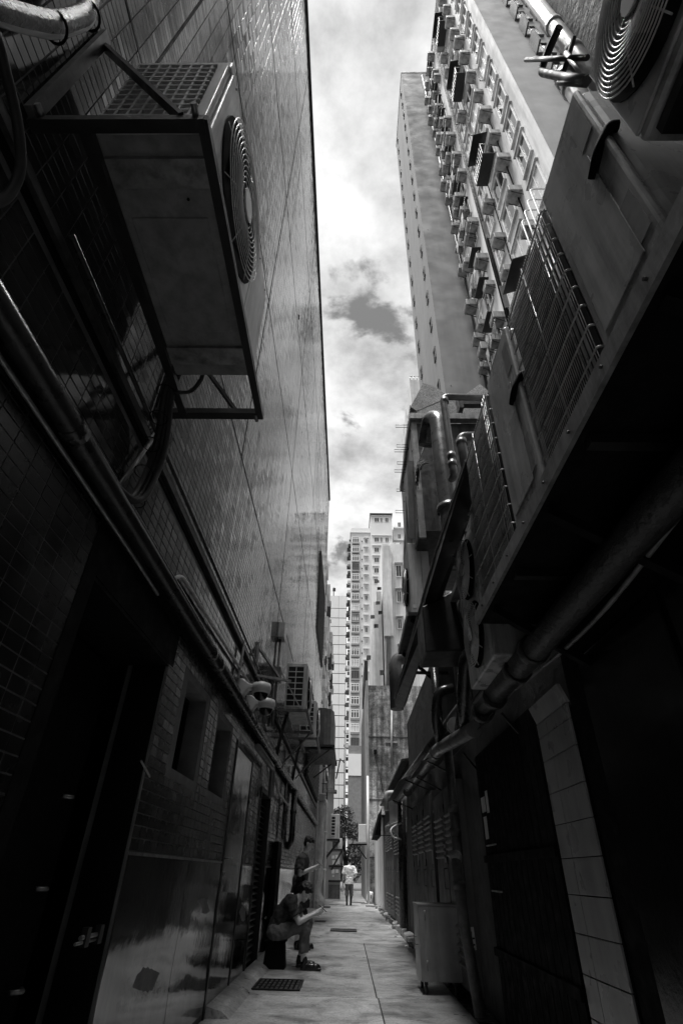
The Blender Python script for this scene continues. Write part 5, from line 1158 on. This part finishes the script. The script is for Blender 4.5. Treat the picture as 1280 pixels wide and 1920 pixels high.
for a, b, c in legs:
    a, b, c = V(a), V(b), V(c); cap(mb, a, b, .112, .080); cap(mb, b, b.lerp(c,.3), .080, .076); sleeve(mb, b.lerp(c,.1), b.lerp(c,.82), .078, .072)
    for k in range(3): q_ = a.lerp(b,.35+.2*k); cap(mb, q_+V((0,-.03,.05)), q_+V((.05,.05,.06)), .03, .02)
cap(mb, (-1.08,10.0,.41), (-1.08,10.2,.41), .12, .12)
remesh(mb, 'trousers', fabric('baggy_trousers', .12), P1, .011, 3)
hair(P1, hc_, hf, 1.05)
shoe(P1, (-.61,9.96,.06), (-.42,9.945,.03), leather_m); shoe(P1, (-.70,10.22,.06), (-.50,10.20,.03), leather_m)
f_, s_, u_ = frame(hf); mk = MB(); ell(mk, hc_+f_*.05-u_*.085, f_, s_, u_, .03, .05, .035); remesh(mk, 'face_mask', G('mask_cloth', .5, .8, bump=.3), P1, .008, 1)
MB().tube([hc_-s_*.084*-1*1-u_*.0, hc_-s_*-.07-u_*.07+f_*.03], .004, 5).build('mask_strap', frame_m, P1)
phone(V((-.375,10.08,.715)), V((.55,0,.8)), V((.7,0,-.5)), 'dark phone held by the seated person')
# standing
P2 = thing('person', (-.9, 12.5, 0), 'standing person in grey t-shirt and black shorts reading a phone by the tiled wall', 'person')
hc_, hf = V((-.785,12.46,1.655)), V((.86,-.12,-.48))
mb = MB(); head(mb, hc_, hf); cap(mb, (-.87,12.5,1.46), hc_-V((.03,-.02,.05)), .058, .053)
cap(mb, (-.93,12.5,.95), (-.92,12.5,1.12), .135, .125); cap(mb, (-.92,12.5,1.12), (-.90,12.5,1.33), .125, .13); cap(mb, (-.90,12.36,1.40), (-.90,12.64,1.40), .08, .08)
arms = [((-.91,12.30,1.395),(-.925,12.26,1.135),(-.69,12.37,1.245)), ((-.90,12.70,1.395),(-.90,12.72,1.14),(-.67,12.58,1.25))]
for i, (a, b, c) in enumerate(arms):
    cap(mb, a, b, .052, .043); cap(mb, b, c, .043, .028); hand(mb, V(c)+V((.02,.01 if i==0 else -.01,.005)), (.9,.3 if i==0 else -.3,.2), (0,1 if i==0 else -1,.4), .9, 1 if i else -1)
legs = [((-.93,12.40,.93),(-.89,12.39,.50),(-.93,12.39,.10)), ((-.93,12.60,.93),(-.86,12.62,.50),(-.88,12.62,.10))]
for a, b, c in legs: cap(mb, a, b, .085, .06); cap(mb, b, V(b).lerp(V(c),.35), .055, .056); cap(mb, V(b).lerp(V(c),.35), c, .056, .037)
remesh(mb, 'body', skin_m, P2, .0075, 2)
mb = MB(); cap(mb, (-.93,12.5,1.0), (-.915,12.5,1.15), .152, .148); cap(mb, (-.915,12.5,1.15), (-.90,12.5,1.34), .148, .145); cap(mb, (-.90,12.35,1.395), (-.90,12.65,1.395), .094, .094); cap(mb, (-.90,12.5,1.40), (-.87,12.5,1.46), .10, .07)
sleeve(mb, (-.925,12.5,1.02), (-.93,12.5,.84), .155, .168)
for a, b, c in arms: a, b = V(a), V(b); cap(mb, a, a.lerp(b,.3), .072, .074); sleeve(mb, a.lerp(b,.1), a.lerp(b,.72), .072, .082)
remesh(mb, 'shirt', fabric('grey_tshirt', .05), P2, .011, 3)
mb = MB(); cap(mb, (-.93,12.42,.93), (-.93,12.58,.93), .13, .13)
for a, b, c in legs: a, b, c = V(a), V(b), V(c); cap(mb, a, a.lerp(b,.6), .118, .105); sleeve(mb, a.lerp(b,.5), b.lerp(c,.12), .108, .105)
remesh(mb, 'shorts', fabric('black_shorts', .010), P2, .012, 3)
hair(P2, hc_, hf, 1.0)
shoe(P2, (-.92,12.39,.06), (-.70,12.37,.03), leather_m); shoe(P2, (-.87,12.62,.06), (-.66,12.62,.03), leather_m)
phone(V((-.555,12.47,1.315)), V((.55,0,.8)), V((.75,0,-.5)), 'phone held by the standing person')
bg_ = thing('shoulder_bag', (-.80, 12.3, .75), 'black bag hanging in front of the standing person', 'bag')
MB().box(-.93, -.70, 12.20, 12.29, .62, .98).build('bag_body', G('bag_cloth', .008, .7, bump=.3), bg_, bevel=.03)
MB().tube([(-.85,12.25,.98),(-.88,12.28,1.25),(-.89,12.36,1.50)], .012, 6).build('strap', black_m, bg_)
# walking away
wx, wy = .09, 29.5
P3 = thing('person', (wx, wy, 0), 'person in white t-shirt and shorts walking away down the alley', 'person')
hc_, hf = V((wx+.02,wy+.03,1.68)), V((.05,.98,-.22))
mb = MB(); head(mb, hc_, hf); cap(mb, (wx+.01,wy,1.48), hc_-V((0,.02,.05)), .058, .054)
cap(mb, (wx,wy,.98), (wx,wy,1.14), .135, .13); cap(mb, (wx,wy,1.14), (wx,wy,1.36), .13, .14); cap(mb, (wx-.15,wy,1.42), (wx+.16,wy,1.42), .08, .08)
arms = [((wx-.21,wy,1.41),(wx-.285,wy-.03,1.13),(wx-.30,wy+.06,.90)), ((wx+.22,wy,1.41),(wx+.31,wy-.08,1.14),(wx+.25,wy+.14,1.05))]
for i, (a, b, c) in enumerate(arms): cap(mb, a, b, .052, .043); cap(mb, b, c, .043, .028); hand(mb, c, (0,.2,-1) if i == 0 else (-.3,.9,.1), (1,0,0) if i == 0 else (-1,0,-.3), .8, 1)
legs = [((wx-.09,wy,.95),(wx-.11,wy+.05,.52),(wx-.10,wy-.14,.12)), ((wx+.09,wy,.95),(wx+.11,wy+.18,.53),(wx+.08,wy+.22,.10))]
for a, b, c in legs: cap(mb, a, b, .088, .06); cap(mb, b, V(b).lerp(V(c),.35), .056, .058); cap(mb, V(b).lerp(V(c),.35), c, .058, .037)
remesh(mb, 'body', skin_m, P3, .0075, 2)
mb = MB(); cap(mb, (wx,wy,1.02), (wx,wy,1.36), .165, .168); cap(mb, (wx-.16,wy,1.41), (wx+.17,wy,1.41), .096, .096); cap(mb, (wx,wy,1.42), (wx+.01,wy,1.49), .11, .07)
cap(mb, (wx-.07,wy,1.05), (wx-.07,wy,1.36), .14, .14); cap(mb, (wx+.07,wy,1.05), (wx+.07,wy,1.36), .14, .14); sleeve(mb, (wx,wy,1.04), (wx,wy,.80), .19, .215)
for a, b, c in arms: a, b = V(a), V(b); cap(mb, a, a.lerp(b,.3), .078, .082); sleeve(mb, a.lerp(b,.1), a.lerp(b,.86), .080, .098)
remesh(mb, 'shirt', fabric('white_tshirt', .72), P3, .011, 3)
mb = MB(); cap(mb, (wx-.08,wy,.94), (wx+.08,wy,.94), .14, .14)
for a, b, c in legs: a, b, c = V(a), V(b), V(c); cap(mb, a, a.lerp(b,.5), .115, .095); sleeve(mb, a.lerp(b,.4), b.lerp(c,.42), .096, .086)
remesh(mb, 'shorts', fabric('grey_shorts', .13), P3, .012, 3)
mb = MB()
for a, b, c in legs: b, c = V(b), V(c); sleeve(mb, b.lerp(c,.4), c, .062, .044)
remesh(mb, 'socks', G('black_sock', .012, .8, bump=.2), P3, .009, 2)
hair(P3, hc_, hf, 1.06, False)
shoe(P3, (wx-.10,wy-.14,.06), (wx-.10,wy+.06,.03), leather_m); shoe(P3, (wx+.08,wy+.22,.06), (wx+.09,wy+.44,.03), leather_m)
bag = thing('plastic_bag', (wx-.31, wy+.06, .5), 'pale plastic bag hanging from the left hand of the walking person', 'bag')
mb = MB(); ell(mb, V((wx-.31,wy+.07,.64)), V((1,0,0)), V((0,1,0)), V((0,0,1)), .085, .11, .15); cap(mb, (wx-.31,wy+.07,.74), (wx-.305,wy+.07,.84), .04, .015)
remesh(mb, 'bag_body', G('thin_plastic', .6, .35, bump=.8, bscale=20), bag, .012, 1)

# ------------------------------------------------------------------ cables, bolts, litter
for i, (z_, x_, r_, lab) in enumerate(((2.78,1.42,.012,'lowest sagging black cable along the right wall'),(2.92,1.44,.009,'middle sagging black cable along the right wall'),(3.05,1.46,.014,'highest sagging black cable along the right wall'))):
    pts = []
    for k in range(26):
        y_ = 4.6 + k*.38; sag = .10*abs(math.sin((y_+i*.7)*1.15)); pts.append((x_ - .03*math.sin(y_*2.1+i), y_, z_ - sag))
    t = thing('wall_cable', pts[0], lab, 'cable', 'cables sagging along the right wall'); MB().tube(pts, r_, 6).build('cable', rubber_m, t)
for i in range(9):
    MB().disc((.876, .55+i*.33, 2.64), (1,0,0), .007, .012, 8).build('bolt', dkmet_m, sl)
for (x_, y_) in ((-1.30,.795),(-1.30,2.53),(-.66,.795),(-.66,2.53)): MB().disc((x_, y_-.01, 3.70), (0,1,0), .014, .06, 6).build('bolt', galv_m, F1)
for i in range(6):
    for zc in (3.80, 4.55): MB().disc((-.636, .95+i*.23, zc), (1,0,0), .006, .006, 6).build('screw', dkmet_m, A1_)
lt = thing('gutter_litter', (1.2, 14, 0), 'scraps of paper and leaves scattered along the right gutter edge', 'litter')
for i in range(34):
    y_ = 8.9 + random.random()**1.3*16; x_ = 1.24 + random.gauss(0,.06); a = random.uniform(0,6.3); w = random.uniform(.015,.05)
    c = V((min(x_,1.32), y_, .006)); u = V((math.cos(a),math.sin(a),.1))*w; v_ = V((-math.sin(a),math.cos(a),.25))*w*.7
    MB().add([c-u-v_*.4, c+u-v_, c+u*.8+v_, c-u*.7+v_, c+V((0,0,.012))], [(0,1,4),(1,2,4),(2,3,4),(3,0,4)]).build('scrap', random.choice([paper_m, wood_m, paper_m, plast_m]), lt)
